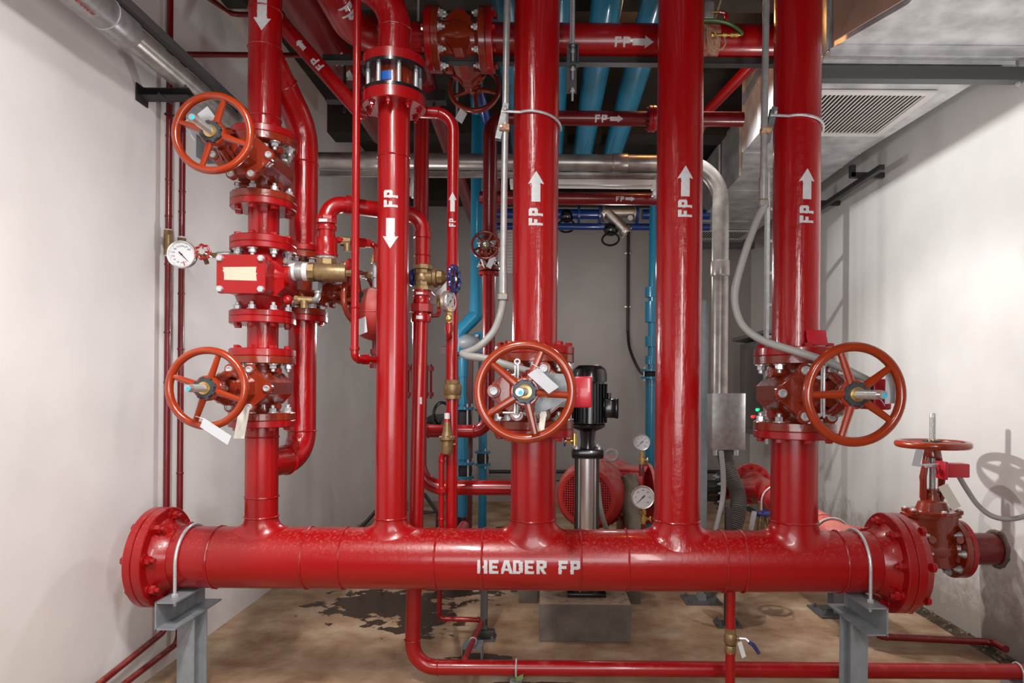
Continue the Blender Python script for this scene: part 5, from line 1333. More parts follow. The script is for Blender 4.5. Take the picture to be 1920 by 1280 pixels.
m.cyl(a, b, .085, 24, .07); d_ = (b - a).normalized(); m.lathe([(.10, 0), (.10, .025), (.10, .03), (.098, .055)], 24, b - d_ * .02, d_); s1 = m.build('strainer_body', STRAIN, t)
for q in range(8): a2 = q * math.pi / 4; Mq = frame(b + d_ * .035, d_); inst(HEAD_Z, 'bolt', s1, Mq @ V((.085 * COS(a2), .085 * SIN(a2), 0)), d_, .014)
m = MB(); m.lathe([(.034, 0), (.034, .006)], 20, pv(1180, 412) + V((0, -.10, 0)), (0, -1, 0)); m.build('round_tag', GRILLE, t, label='round white tag')
# conduit on the back wall
t = thing('wall_conduit', 'thin dark conduit running down the back wall between the middle and fourth thick risers', 'conduit', P(1178, 620, 10.95))
m = MB(); m.cyl(P(1178, 425, 10.95), P(1177, 622, 10.95), .026, 12); m.build('conduit_tube', BLKST, t)
m = MB(); m.tube(smooth([P(1177, 620, 10.95), P(1180, 650, 10.8), P(1192, 682, 10.2), P(1205, 700, 9.2), P(1220, 690, 8.4)]), .024, 12); m.build('flexible_tail', RUB, t)
for py in (474, 575): m = MB(); m.box(P(1177, py, 10.95), (.11, .03, .035), None, .003); m.build('clip', ZINC, t)

# ================================================================ BACK-LEFT BLUE PIPES
Yb = 6.0
def pb(px, py): return P(px, py, Yb)
t = thing('blue_pump_line', 'bright blue pipe dropping behind, kinked left near the kinked grey conduit', 'pipe', pb(868, 760))
m = MB(); m.tube(bend([V((pb(896, 300).x, 5.6, 2.85)), V((pb(896, 300).x, Yb, 2.5)), pb(894, 590), pb(862, 622), pb(862, 660)], .05, 5), .062, 28); m.build('upper_pipe', BLUEP, t)
m = MB(); m.lathe([(.066, -.05), (.066, .05)], 28, pb(894, 575)); m.lathe([(.066, 0), (.066, .10)], 28, pb(893, 590), V(pb(862, 622)) - V(pb(893, 590))); m.build('elbow', BLUEP, t)
m = MB(); m.cyl(pb(869, 640), pb(868, 762), .036, 20); m.lathe([(.044, -.08), (.044, .08)], 24, pb(869, 690)); m.lathe([(.042, -.03), (.042, .03)], 24, pb(869, 752)); m.build('lower_pipe', BLUEP, t)
def coupling_set(t, px, y1, y2, R, Y, rod=True):
    f1, f2 = P(px, y1, Y), P(px, y2, Y)
    for f in (f1, f2): m = MB(); m.lathe([(R, -.012), (R, .012)], 28, f); m.build('flange', BLUEP, t)
    m = MB(); m.lathe([(R * .62, 0), (R * .75, (f1.z - f2.z) * .5), (R * .62, f1.z - f2.z)], 24, f2); m.build('rubber_joint', RUB, t, label='black rubber joint')
    for q in range(4): a = q * math.pi / 2 + .5; m = MB(); m.cyl(f1 + V((R * .85 * COS(a), R * .85 * SIN(a), .04)), f2 + V((R * .85 * COS(a), R * .85 * SIN(a), -.04)), .008, 8); m.build('tie_rod', ZINC, t)
coupling_set(t, 871, 765, 806, .085, Yb)
m = MB(); m.cyl(pb(868, 806), pb(868, 866), .05, 20); m.cyl(pb(868, 906), pb(867, 968), .045, 20); m.lathe([(.06, -.05), (.06, .05)], 24, pb(868, 850)); m.build('foot_pipe', BLUEP, t)
coupling_set(t, 872, 868, 894, .085, Yb)
t = thing('blue_pump_line', 'second blue upright pipe with flanges, farther back left of the middle riser', 'pipe', P(905, 938, 7))
m = MB(); m.cyl(P(906, 640, 7), P(905, 745, 7), .05, 20); m.cyl(P(905, 765, 7), P(905, 846, 7), .045, 20); q_ = P(905, 872, 7); m.cyl(q_, (q_.x, 7, ZF), .045, 20); m.build('pipe_run', BLUEP, t)
coupling_set(t, 905, 743, 768, .085, 7); coupling_set(t, 905, 847, 870, .085, 7)
t = thing('strainer_body', 'grey dome fitting with blue bolted flange behind the kinked grey conduit', 'fitting', pb(885, 650))
m = MB(); m.sphere(pb(878, 642), .10, 24, (1.2, 1, .8)); m.build('dome', STRUC, t)
m = MB(); m.lathe([(.095, 0), (.095, .02)], 28, pb(897, 642), (.3, -1, 0)); o = m.build('flange', BLUEP, t); inst(HEAD_Z, 'bolt', o, pb(894, 630) + V((0, -.03, 0)), (.3, -1, 0), .016)
t = thing('maroon_frame', 'dark maroon steel frame holding the blue pipes at the back', 'frame', P(880, 940, 6.4))
m = MB(); a, b = P(826, 656, 6.4), P(955, 657, 6.4); channel(m, a, b, .08, .04, .006, (0, -1, 0)); m.build('cross_rail', MAROON, t)
for px in (881, 857): m = MB(); a = P(px, 650, 6.5); m.box((a.x, 6.5, (a.z + ZF) / 2), (.065, .07, a.z - ZF)); m.build('upright', MAROON, t)
t = thing('dark_valve', 'black valve lying sideways with navy wheel behind the slim red pipes', 'valve', P(820, 795, 7.5))
m = MB(); m.tube([P(798, 790, 7.5), P(812, 786, 7.5), P(838, 790, 7.4), P(868, 788, 6.05)], [.04, .06, .09, .05], 14); m.torus(P(829, 776, 7.4), (.8, -.6, 0), .13, .018, 28, 8); m.build('valve_body', BLACK, t)
m = MB(); m.box(P(908, 881, 10.9), (.16, .10, .22), None, .005); m.build('wall_box', STRUC, label='small grey electrical box low on the back wall left of the middle riser', cat='box')
m = MB(); m.cyl(P(917, 884, 10.9), P(1400, 884, 10.9), .03, 12); m.cyl(P(917, 901, 10.9), P(1400, 901, 10.9), .012, 8); m.build('wall_conduit', BLKST, label='dark conduit running low along the back wall', cat='conduit')
m = MB(); p = P(950, 470, 10.97); m.box(p, (.30, .03, .75))
for q in range(14): m.box(p + V((0, -.02, -.34 + q * .052)), (.28, .02, .02), Matrix.Rotation(.6, 3, 'X'))
m.build('wall_louvre', GRILLE, label='grey louvre on the back wall between the middle thick riser and the thin conduit', cat='vent')
t = thing('blue_riser', 'blue upright pipe with collars behind the fourth thick riser, toward the back', 'pipe', P(1222, 890, 8))
m = MB(); m.cyl(P(1226, 370, 8), P(1222, 695, 8), .052, 20); q_ = P(1222, 708, 8); m.cyl(q_, (q_.x, 8, ZF), .075, 20)
for (py, h_) in ((548, .12), (585, .25), (640, .12), (675, .1)): m.lathe([(.075, -h_ / 2), (.075, h_ / 2)], 24, P(1221, py, 8))
m.build('pipe_run', BLUEP, t)
coupling_set(t, 1220, 694, 708, .12, 8)
for k, (px, py, w_, h_, lab) in enumerate(((945, 968, .35, .25, 'dusty wooden block on the floor behind the middle riser'), )):
    m = MB(); m.prism([(-.2, 0), (.2, 0), (.16, .22), (-.10, .22)], (P(955, 985, 8.6).x, 8.6, ZF), (0, 1, 0), .4, (1, 0, 0)); m.build('timber_block', pbr('dusty_timber', (.16, .10, .055), .8, var=.4), label=lab, cat='block')
m = MB(); m.tube([P(795, 925, 6.2), P(820, 960, 6.2)], .02, 6); m.tube([P(790, 962, 6.2), P(822, 960, 6.2)], .012, 6); m.tube([P(676, 990, 6.2), P(712, 950, 6.2)], .02, 6); m.tube([P(712, 950, 6.2), P(820, 960, 6.2)], .012, 6); m.tube([P(712, 950, 6.2), P(716, 1000, 6.2)], .02, 6)
for px, py in ((676, 990), (716, 1000), (820, 960)): 
    q = P(px, py, 6.2); m.tube([q, V((q.x, q.y, ZF))], .018, 6)
m.build('trolley_frame', BLKST, label='low black metal trolley frame behind the second thick riser on the floor', cat='trolley')
floor_post('support_post', 'grey box post low behind the slim red pipe', P(862, 1000, 6.6).x, 6.6, P(862, 948, 6.6).z, .09, .09, mat=STRUCD)

# ================================================================ JOCKEY PUMP ON ITS BLOCK
m = MB(); 
def block(nm, x0, x1, y0, y1, z1, lab, ch=.0):
    m = MB(); m.box(((x0 + x1) / 2, (y0 + y1) / 2, (ZF + z1) / 2), (x1 - x0, y1 - y0, z1 - ZF), None, .008); return m.build(nm, CONC, label=lab, cat='block')
block('concrete_block', -.03, .66, 4.92, 5.62, -1.615, 'raw concrete block under the header centre carrying the black pump')
block('concrete_block', -.22, -.05, 5.8, 6.15, -1.70, 'small concrete pad peeping out left behind the big concrete block')
block('concrete_block', .68, .86, 5.8, 6.15, -1.70, 'small concrete pad peeping out right behind the big concrete block')
Yp = 5.2; xp = P(1100, 900, Yp).x
t = thing('vertical_pump', 'tall vertical pump with black motor and stainless column behind the middle thick riser', 'pump', (xp, Yp, -1.615))
zp = lambda py: P(1100, py, Yp).z
m = MB(); m.box((xp, Yp, -1.60), (.30, .26, .03), None, .004); m.lathe([(.12, 0), (.12, .10), (.10, .13)], 32, (xp, Yp, -1.59)); m.cyl((xp - .22, Yp, -1.53), (xp + .22, Yp, -1.53), .045, 20); m.build('pump_foot', BLACK, t)
m = MB(); m.cyl((xp, Yp, -1.46), (xp, Yp, zp(858)), .088, 48); m.build('pump_column', STEEL, t, label='brushed stainless steel column')
for q in range(4):
    a = math.pi / 4 + q * math.pi / 2; m = MB(); m.cyl((xp + .115 * COS(a), Yp + .115 * SIN(a), -1.50), (xp + .115 * COS(a), Yp + .115 * SIN(a), zp(838)), .011, 12); m.build('tie_rod', BLKST, t)
m = MB(); m.box((xp, Yp, (zp(840) + zp(857)) / 2), (.245, .245, zp(840) - zp(857)), None, .012); hp = m.build('pump_head', BLACK, t)
for q in range(4): a = math.pi / 4 + q * math.pi / 2; inst(NUT_Z, 'nut', hp, (xp + .125 * COS(a), Yp + .125 * SIN(a), zp(840)), (0, 0, 1), .014)
m = MB(); m.lathe([(.06, 0), (.055, .06), (.065, .14), (.12, .165), (.13, .18), (.13, .19)], 32, (xp + .006, Yp, zp(841))); m.build('motor_stool', BLACK, t)
m = MB()
for sx in (-1, 1): m.prism([(0, 0), (.012, 0), (.012, .15), (0, .15)], (xp + sx * .08, Yp - .05, zp(838)), (0, 1, 0), .10, (1, 0, 0))
m.build('coupling_guard', STEEL, t, label='steel coupling guards')
xm = P(1105, 740, Yp).x; zb, ztp = zp(800), zp(685)
m = MB(); m.lathe([(.125, 0), (.13, .02), (.118, .03), (.118, ztp - zb - .13), (.138, ztp - zb - .128), (.138, ztp - zb - .07), (.128, ztp - zb - .03), (.095, ztp - zb - .002), (.09, ztp - zb)], 48, (xm, Yp, zb)); mo = m.build('motor', BLACK, t)
for q in range(26):
    a = 2 * math.pi * q / 26; m = MB(); m.box((xm + .128 * COS(a), Yp + .128 * SIN(a), zb + .03 + (ztp - zb - .17) / 2), (.03, .005, ztp - zb - .18), Matrix.Rotation(a, 3, 'Z')); m.build('cooling_fin', BLACK, mo)
pbx = P(1144, 765, Yp - .02); m = MB(); m.box(pbx, (.10, .12, .15), None, .01); m.box(pbx + V((.045, 0, 0)), (.03, .14, .16), None, .01); m.cyl(pbx + V((-.01, 0, .07)), pbx + V((-.01, 0, .12)), .018, 14); m.box(pbx + V((-.05, 0, .02)), (.06, .09, .09), None, .005); m.build('terminal_box', BLACK, t)
t = thing('drain_cock', 'small brass cock at the lower right of the middle big valve, beside the black pump', 'valve', P(1078, 835, 4.3))
m = MB(); m.cyl(P(1060, 826, 4.0), P(1080, 826, 4.0), .012, 12); m.cyl(P(1077, 812, 4.0), P(1077, 834, 4.0), .016, 12); m.lathe([(.018, -.012), (.018, .012)], 6, P(1066, 826, 4.0), (1, 0, 0)); m.build('cock_body', BRASSB, t)
m = MB(); m.box(P(1059, 829, 4.0), (.012, .014, .05), None, .003); m.build('lever', BLUEH, t)

# ================================================================ MAIN PUMP
Ym = 5.95; cm = P(1100, 932, Ym); axm = V((.30, .95, 0)).normalized()
t = thing('motor_pump', 'big red electric motor with perforated round cowl behind the stainless pump column', 'motor', (cm.x, Ym, ZF))
M_ = frame(cm, axm, V((0, 0, 1)).cross(axm) * -1)
m = MB(M_); m.lathe([(.235, -.002), (.265, .0), (.30, .05), (.315, .12), (.315, .22), (.30, .23), (.30, .9), (.28, .95)], 64, cap=False); m.lathe([(.30, .25), (.30, .9)], 48, cap=True); mo = m.build('motor_shell', REDM, t)
for q in range(24):
    a = math.pi * (q + .5) / 24 - .1; m = MB(M_); m.box((.315 * COS(a), .315 * SIN(a), .57), (.05, .006, .62), Matrix.Rotation(a, 3, 'Z')); m.build('cooling_fin', REDM, mo)
# grille: perforated plate
m = MB(M_); cs = .0215; hs = .0066; n = 11
for i in range(-n, n + 1):
    for j in range(-n, n + 1):
        x, y = i * cs, j * cs; rr_ = math.hypot(x, y)
        if rr_ < .226:
            for (x0, x1, y0, y1) in ((-cs / 2, cs / 2, hs, cs / 2), (-cs / 2, cs / 2, -cs / 2, -hs), (-cs / 2, -hs, -hs, hs), (hs, cs / 2, -hs, hs)):
                m.add([(x + x0, y + y0, .004), (x + x1, y + y0, .004), (x + x1, y + y1, .004), (x + x0, y + y1, .004)], [(0, 1, 2, 3)])
m.lathe([(.262, .004), (.222, .003), (.222, .010), (.262, .010)], 64, cap=False); m.build('cowl_grille', REDM, t)
m = MB(M_); m.lathe([(.235, .05), (.235, .06)], 40); m.build('cowl_inside', DARK, t)
pe = P(1147, 853, 6.3); m = MB(); m.torus(pe + V((0, 0, 0)), (.3, 1, 0), .052, .016, 28, 10); m.build('lifting_eye', ZINC, t, label='galvanised lifting eye'); m = MB(); m.box(P(1136, 875, 6.25), (.14, .05, .06), Matrix.Rotation(.6, 3, 'Y'), .006); m.build('lifting_lug', REDM, t)
m = MB(); m.box(P(1108, 884, 6.3) + V((0, 0, -.0)), (.02, .02, .02)); m.bm.free()
m = MB(); tb = P(1183, 900, 6.4); m.box(tb, (.26, .30, .20), Matrix.Rotation(-.25, 3, 'Z'), .008); m.box(tb + V((.01, .02, .115)), (.30, .34, .025), Matrix.Rotation(-.25, 3, 'Z'), .004); m.build('terminal_box', REDM, t)
m = MB()
for sx in (-1, 1): m.box((cm.x + .22 + sx * .22, 6.5, (cm.z - .3 + ZF) / 2 + .05), (.14, .7, cm.z - .25 - ZF + .05), None, .01)
m.build('motor_feet', REDM, t)
m = MB(); m.lathe([(.30, 0), (.30, .03), (.22, .03), (.20, .10), (.26, .10), (.26, .14), (.16, .16), (.16, .5)], 40, P(1212, 925, 6.5), (1, .1, 0)); m.build('pump_casing', REDM, t)
m = MB(); ribbed(m, [P(1178, 893, 6.15), P(1183, 915, 6.1), P(1180, 945, 6.05), P(1187, 975, 6.0), P(1200, 1010, 5.95), P(1215, 1060, 6.0)], .078, .03, .02); m.build('flexible_hose', OLIVE, label='thick olive grey flexible hose beside the red motor', cat='hose')
single('cable_hose', 'thin grey hose hanging along the stainless pump column', 'hose', GREYC, [P(1121, 905, 5.35), P(1124, 940, 5.3), P(1130, 970, 5.3), P(1142, 1005, 5.4)], .02, sm=True)
nums = ['0', '50', '100', '150', '200', '250', '300']
gauge('pressure_gauge', 'small white pressure gauge left of the fourth thick riser, upper of the two', P(1203, 829, 5.6), (-.05, -1, 0), .072, nums, 225, dark=False)
gauge('pressure_gauge', 'larger white pressure gauge left of the fourth thick riser, just above the header', P(1205, 932, 5.1), (-.05, -1, 0), .092, nums, 225, dark=False)
for (px, py, Y, k, lab) in ((1203, 846, 5.6, 1, 'brass cock and red stub under the upper gauge left of the fourth thick riser'), (1207, 954, 5.1, 1.15, 'brass cock under the larger gauge left of the fourth thick riser')):
    t = thing('gauge_cock', lab, 'valve', P(px, py + 40, Y)); s_ = Y / F
    m = MB(); m.cyl(P(px, py, Y), P(px, py + 24 * k, Y), .012 * k, 12); m.lathe([(.017 * k, -.015), (.017 * k, .015)], 6, P(px, py + 6 * k, Y)); m.lathe([(.02 * k, -.018), (.02 * k, .018)], 8, P(px, py + 16 * k, Y)); m.cyl(P(px, py + 16 * k, Y), P(px + 10 * k, py + 16 * k, Y), .009, 10); m.box(P(px + 11 * k, py + 16 * k, Y), (.012, .012, .04), None, .003); m.build('cock_body', BRASSB, t)
    m = MB(); m.lathe([(.02, 0), (.024, .03), (.024, .10)], 16, P(px, py + 24 * k, Y) + V((0, 0, -.0)), (0, 0, -1)); m.build('stub', RED_SHADE, t, label='red pipe stub')

# ================================================================ SUCTION PIPE AND RIGHT VALVE
t = thing('suction_pipe', 'dusty red pipe running back from behind the right header end to a flange', 'pipe', (2.2, 6.6, -1.2))
m = MB(); m.tube(bend([P(1409, 908, 6.9), (2.26, 4.98, -1.16), (2.75, 4.98, -1.19)], .13, 9), .137, 48); m.tube([P(1425, 915, 6.4), P(1350, 918, 6.7)], .10, 28)
SA, SB = P(1409, 908, 6.9), V((2.26, 4.98, -1.16)); weld(m, SA.lerp(SB, .84), SB - SA, .138); weld(m, SA.lerp(SB, .30), SB - SA, .138); m.build('pipe_run', pbr('red_paint_very_dusty', (.33, .004, .006), .4, coat=.25, bump=.25, bs=18, dust=.7, dlo=.36, ds=5, dcol=(.46, .17, .13)), t)
flange(t, P(1407, 906, 6.95), (.02, -1, .03), .215, .04, .14, REDM, HEAD_R, 12, .02)
m = MB(); m.lathe([(.19, -.03), (.19, .0), (.16, .0), (.11, .02), (.11, .12), (.16, .14), (.16, .17)], 40, P(1346, 920, 6.5), (-1, 0, 0)); fb = m.build('rubber_joint', BLACK, t, label='black flanged rubber joint')
for q in range(10): a = 2 * math.pi * q / 10; Mq = frame(P(1346, 920, 6.5), (-1, 0, 0)); inst(NUT_Z, 'nut', fb, Mq @ V((.158 * COS(a), .145 * SIN(a), .002)), (-1, 0, 0), .017)
def over_strap(c, ax, R, r, lab):
    m = MB(); Mq = frame(c, ax, (1, 0, 0)); pts = [Mq @ V((R * COS(a), -R * SIN(a), 0)) for a in [math.pi * q / 20 - .0 for q in range(21)]]
    if (pts[10] - V(c)).z < 0: pts = [Mq @ V((R * COS(a), R * SIN(a), 0)) for a in [math.pi * q / 20 for q in range(21)]]
    m.tube([pts[0] + V((0, 0, -.2))] + pts + [pts[-1] + V((0, 0, -.2))], r, 10); return m.build('u_bolt', ZINC, label=lab, cat='clamp')
over_strap(SA.lerp(SB, .36), (0, 1, 0), .15, .009, 'U-bolt over the dusty red suction pipe, left of the rightmost riser')
over_strap(SA.lerp(SB, .92), (0, 1, 0), .15, .009, 'U-bolt over the dusty red suction pipe, right of the rightmost riser')
YJ = 4.98; xj, zj = 2.945, -1.19
gate_valve('gate_valve', 'orange-red gate valve with upright stem beside the right wall', (xj, YJ, zj), (1, 0, 0), (0, 0, 1), fr=.215, r=.125, hh=.185, L=.79, Rw=.262, tip=.235, d1=.27, pw=.17, ph=.188, bw=.78, a0=20, nsp=5, hubr=.062, base=(xj, YJ, zj - .215))
t = thing('wall_stub_pipe', 'short red flanged pipe stub entering the right wall', 'pipe', (3.3, YJ, zj - .2))
m = MB(); m.cyl((xj + .185, YJ, zj), (XR + .02, YJ, zj), .118, 48); m.lathe([(.118, 0), (.15, .02), (.145, .05)], 36, (XR - .05, YJ, zj), (1, 0, 0)) if False else None; m.build('pipe_run', RED_SHADE, t)
flange(t, (xj + .185, YJ, zj), (1, 0, 0), .215, .04, .118, RED, HEAD_R, 8, .0215)
flange(bpy.data.objects['suction_pipe'], (xj - .185, YJ, zj), (-1, 0, 0), .215, .04, .125, RED, HEAD_R, 8, .0215)
m = MB(); m.torus((XR - .002, YJ, zj), (1, 0, 0), .128, .02, 40, 8, jit=.6); m.build('mortar_ring', CONC, t, label='rough mortar around the pipe at the wall')
t = thing('tamper_switch', 'small red tamper switch on the yoke of the right wall valve', 'switch', P(1788, 897, 4.78))
m = MB(); a = P(1789, 881, 4.78); m.box(a, (.17, .10, .10), None, .008); m.box(a + V((-.09, 0, .0)), (.02, .12, .13), None, .004); m.build('switch_box', REDB, t)
m = MB(); m.cyl(P(1722, 872, 4.80), P(1768, 870, 4.80), .008, 8); m.cyl(P(1735, 875, 4.84), P(1768, 873, 4.84), .008, 8); m.box(P(1738, 872, 4.8), (.05, .05, .014)); m.build('rods', ZINC, t)
pcard('valve_tag', 'small white tag hanging left of the right wall valve stem', 4.72, (1709, 872), (1724, 875), (1717, 841))
pcard('valve_tag', 'cream tag leaning on the bonnet of the right wall valve', 4.70, (1759, 913), (1776, 906), (1785, 956), mat=CREAM)
single('flexible_conduit', 'grey flexible conduit sagging from the small red switch to the right wall', 'conduit', GREYC, [P(1797, 891, 4.78), P(1812, 916, 4.78), P(1832, 945, 4.76), P(1858, 966, 4.72), P(1890, 973, 4.66), P(1925, 966, 4.60), P(1960, 945, 4.55)], .018, sm=True)
single('floor_pipe', 'short thin red pipe on the floor right of the right stand, open at its end', 'pipe', RED_SHADE, [P(1622, 1168, 4.86), P(1652, 1193, 4.86), P(1860, 1203, 4.78), P(1886, 1217, 4.62)], .0255, .05, 20, [(P(1662, 1193, 4.86), (1, 0, 0))])

# ================================================================ CONTROL CABINET ON THE RIGHT WALL
Yc = 9.4
t = thing('control_cabinet', 'dark control cabinet with indicator lights on the right wall behind the rightmost valve', 'cabinet', (3.3, Yc, -1.0))
xc0 = P(1387, 700, 10.0).x
zt_, zb_ = P(1400, 645, 9.9).z, P(1400, 810, 9.9).z
m = MB(); m.box(((xc0 + XR) / 2, 9.3, (zt_ + zb_) / 2), (XR - xc0, 1.4, zt_ - zb_), None, .005); m.build('cabinet_body', CAB, t)
m = MB(); m.box(((xc0 + XR) / 2 - .04, 9.3, zt_ + .04), (XR - xc0 + .12, 1.55, .05), Matrix.Rotation(.12, 3, 'Y')); m.build('rain_hood', CAB, t)
m = MB(); m.box((xc0 - .005, 9.3, (zt_ + zb_) / 2), (.02, 1.1, (zt_ - zb_) * .86), None, .004); gl = m.build('glass_door', CABG, t, label='dark glass door')
m = MB(); m.lathe([(.03, 0), (.03, .04)], 14, (xc0 - .012, 8.95, P(1424, 745, 9).z), (-1, 0, 0)); m.build('lock', ZINC, t)
for (px, py, mt, nm) in ((1424, 768, LEDG, 'green_light'), (1415, 781, LEDR, 'red_light')):
    y_ = xc0 * F / (px - CX); m = MB(); m.sphere((xc0 - .03, y_, P(px, py, y_).z), .022, 12); m.build(nm, mt, t, label=nm.replace('_', ' '))

# far valve with blue wheel near riser 5
t = thing('small_gate_valve', 'small brass valve with navy wheel and white tag left of the rightmost riser', 'valve', P(1428, 1000, 5.5))
m = MB(); c1 = P(1430, 962, 5.5); m.torus(c1, (0, 0, 1), .075, .012, 28, 8); m.lathe([(.015, -.01), (.015, .01)], 8, c1)
for q in range(4): a = q * math.pi / 2 + .4; m.tube([c1, c1 + V((.07 * COS(a), .07 * SIN(a), 0))], .008, 6)
m.build('handwheel', BLUEH, t)
m = MB(); m.cyl(P(1424, 962, 5.5), P(1423, 940, 5.5), .012, 10); m.cyl(c1, P(1430, 1030, 5.5), .014, 10)
for dx in (-.04, .04): m.tube([c1 + V((dx, 0, -.04)), c1 + V((dx * 1.1, 0, -.18))], .01, 8)
m.lathe([(.05, -.26), (.05, -.2), (.03, -.17)], 14, c1); m.build('valve_body', BRASS, t)
pcard('valve_tag', 'white tag with blue edge on the small navy-wheeled valve', 5.4, (1403, 992), (1412, 995), (1410, 957))

# ================================================================ DUCT
t = thing('air_duct', 'large galvanised air duct stepping along the ceiling at the right', 'duct', (2.5, 5, 2.3))
ZD = 2.30
def dsec(name, poly, z0, z1, mat=DUCT, parent=None):
    m = MB(); n = len(poly); m.add([(x, y, z0) for x, y in poly] + [(x, y, z1) for x, y in poly], [tuple(range(n))[::-1], tuple(range(n, 2 * n))] + [(i, (i + 1) % n, n + (i + 1) % n, n + i) for i in range(n)])
    return m.build(name, mat, parent or t)
dsec('near_section', [(2.14, 2.2), (2.14, 3.9), (1.90, 4.42), (1.90, 6.36), (3.04, 6.36), (3.20, 4.7), (3.36, 2.2)], ZD, 3.04)
dsec('far_section', [(1.90, 6.362), (2.08, 7.0), (2.08, 10.6), (3.03, 10.6), (3.04, 6.362)], ZD + .001, 2.98)
dsec('side_reflection', [(2.128, 2.4), (2.128, 3.86), (1.905, 4.36), (1.897, 4.36), (2.118, 3.86), (2.118, 2.4)], ZD + .02, 3.0, DUCTREFL)  # thin sheet carrying the painted reflection on the duct's near side
def seam(pts, r=.008, nm='seam'):
    m = MB()
    for a, b in zip(pts, pts[1:]):
        a, b = V(a), V(b); M = frame((a + b) / 2, b - a); m.box(M @ V((0, 0, 0)), (r * 2, r, (b - a).length), M.to_3x3())
    return m.build(nm, DUCT, t)
for y in (3.42, 4.36, 6.36, 6.75, 7.56, 8.95):
    x0 = 2.14 if y < 3.9 else 1.92 if y < 6.4 else 2.08; x1 = 3.25 if y < 4.5 else 3.04
    seam([(x0, y, ZD - .004), (x1, y, ZD - .004)], .006)
for y in (4.42, 4.52):
    m = MB(); m.box((2.56, y, ZD - .02), (1.32, .006, .045)); m.build('flange_rib', DUCT, t)
m = MB(); m.box((2.56, 4.47, ZD - .012), (1.34, .10, .016), None, .003); m.box((1.895, 4.47, 2.66), (.03, .09, .72), None, .003); m.build('flange_frame', GALV, t)
for (x, y) in ((1.895, 5.15), (1.895, 5.9)): seam([(x, y, ZD), (x, y, 3.04)], .005)
seam([(1.895, 6.35, ZD), (1.895, 6.35, 3.04)], .010); seam([(2.075, 7.05, ZD), (2.075, 7.05, 2.98)], .010); seam([(2.075, 7.9, ZD), (2.075, 7.9, 2.98)], .008)
# hanger struts under the duct
def strut(name, lab, a, b, w_=.085, h_=.08, rods=()):
    s_ = thing(name, lab, 'rail', (V(a) + V(b)) / 2 - V((0, 0, h_ / 2)))
    m = MB(); channel(m, a, b, w_, h_, .005, (0, 1, 0)); m.build('channel', STRUCD, s_)
    for x in rods:
        m = MB(); m.cyl((x, a[1], a[2] - .07), (x, a[1], 3.25), .011, 12); m.lathe([(.024, 0), (.024, .004), (.018, .004), (.018, .02)], 6, (x, a[1], a[2] + h_ / 2)); m.lathe([(.018, 0), (.018, .02)], 6, (x, a[1], a[2] - h_ / 2 - .02)); m.build('rod', ZINC, s_)
strut('duct_hanger', 'dark steel channel under the duct reaching the right wall', (1.75, 4.65, ZD - .06), (3.37, 4.65, ZD - .06), rods=(3.335,))
strut('duct_hanger', 'small steel channel under the far end of the duct', (1.95, 9.1 + 1.0, ZD - .08), (3.2, 10.1, ZD - .08), rods=(3.12,))
m = MB()
for y in (6.7, 7.7): m.box((3.27, y, 2.20), (.34, .05, .05)); m.box((3.12, y, 2.24), (.05, .05, .12))
m.box((3.22, 7.4, 2.15), (.05, 2.2, .05)); m.build('wall_rail', BLKST, label='black rail with brackets under the duct edge on the right wall', cat='rail')
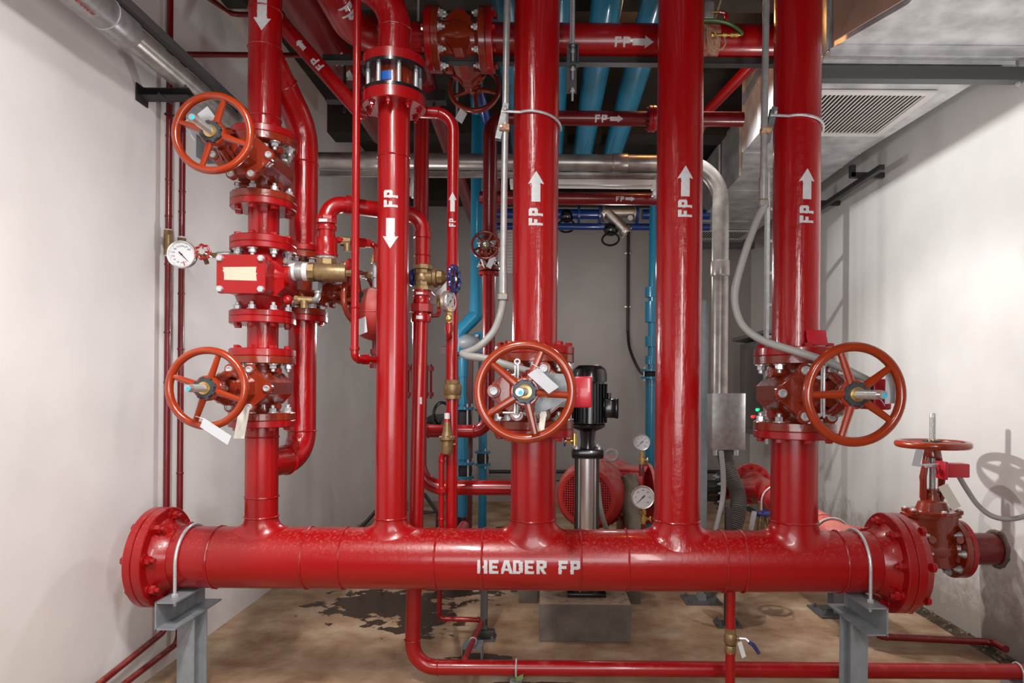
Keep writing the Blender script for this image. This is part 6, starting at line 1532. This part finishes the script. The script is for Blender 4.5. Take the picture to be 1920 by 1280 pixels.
# grilles
def grille(name, lab, x0, x1, y0, y1, n, z=None):
    z = z or ZD; g = thing(name, lab, 'vent', ((x0 + x1) / 2, (y0 + y1) / 2, z - .02)); fw = .06
    m = MB()
    for (a, b, c_, d_) in ((x0, x1, y0, y0 + fw), (x0, x1, y1 - fw, y1), (x0, x0 + fw, y0 + fw, y1 - fw), (x1 - fw, x1, y0 + fw, y1 - fw)):
        m.add([(a, c_, z - .006), (b, c_, z - .006), (b, d_, z - .006), (a, d_, z - .006), (a, c_, z - .022), (b, c_, z - .022), (b, d_, z - .022), (a, d_, z - .022)], [(0, 1, 2, 3), (7, 6, 5, 4), (0, 4, 5, 1), (1, 5, 6, 2), (2, 6, 7, 3), (3, 7, 4, 0)])
    m.build('frame', GRILLE, g)
    m = MB(); m.box(((x0 + x1) / 2, (y0 + y1) / 2, z - .004), (x1 - x0 - .02, y1 - y0 - .02, .003)); m.build('opening', DARK, g)
    for q in range(n):
        x = x0 + fw + (x1 - x0 - 2 * fw) * (q + .5) / n
        m = MB(); m.box((x, (y0 + y1) / 2, z - .016), (.010, y1 - y0 - 2 * fw, .012), Matrix.Rotation(.5, 3, 'Y')); m.build('slat', GRILLE, g)
grille('duct_grille', 'white slatted grille in the near underside of the duct, right of the rightmost riser', 2.06, 2.98, 5.0, 5.88, 24)
grille('duct_grille', 'small white slatted grille in the far underside of the duct, above the grey conduit loop', 2.12, 2.99, 9.42, 9.98, 20)
# cables over the ceiling
single('hanging_wire', 'thin dark wire hanging right of the fourth thick riser near the duct', 'wire', BLKST, [(1.86, 7.0, 3.31), (1.86, 7.0, 2.3)], .006)
single('hanging_wire', 'thin brown cord slanting at the top right of the fourth thick riser', 'wire', CLEARH, [(1.35, 4.6, 3.2), P(1340, 38, 4.5)], .006)
# the bulb that throws the warm reflections
t = thing('ceiling_lamp', 'warm round ceiling bulb hidden behind the fourth thick riser', 'lamp', (1.02, 5.42, 2.95))
m = MB(); m.sphere((1.02, 5.42, 3.13), .045, 20); m.build('bulb', pbr('warm_bulb', (1.0, .62, .3), .4, emit=20.0), t)
m = MB(); m.lathe([(.03, 0), (.05, .03), (.05, .07)], 20, (1.02, 5.42, 3.19)); m.build('lamp_base', GRILLE, t)

# things of one kind share a group
kinds = {}
for o in bpy.data.objects:
    if o.parent is None and o.get('label') and o.get('category') and not o.get('kind'):
        kinds.setdefault(o.name.split('.')[0], []).append(o)
for k, os_ in kinds.items():
    if len(os_) >= 2:
        for o in os_:
            if not o.get('group'): o['group'] = k.replace('_', ' ') + 's of the pump room'
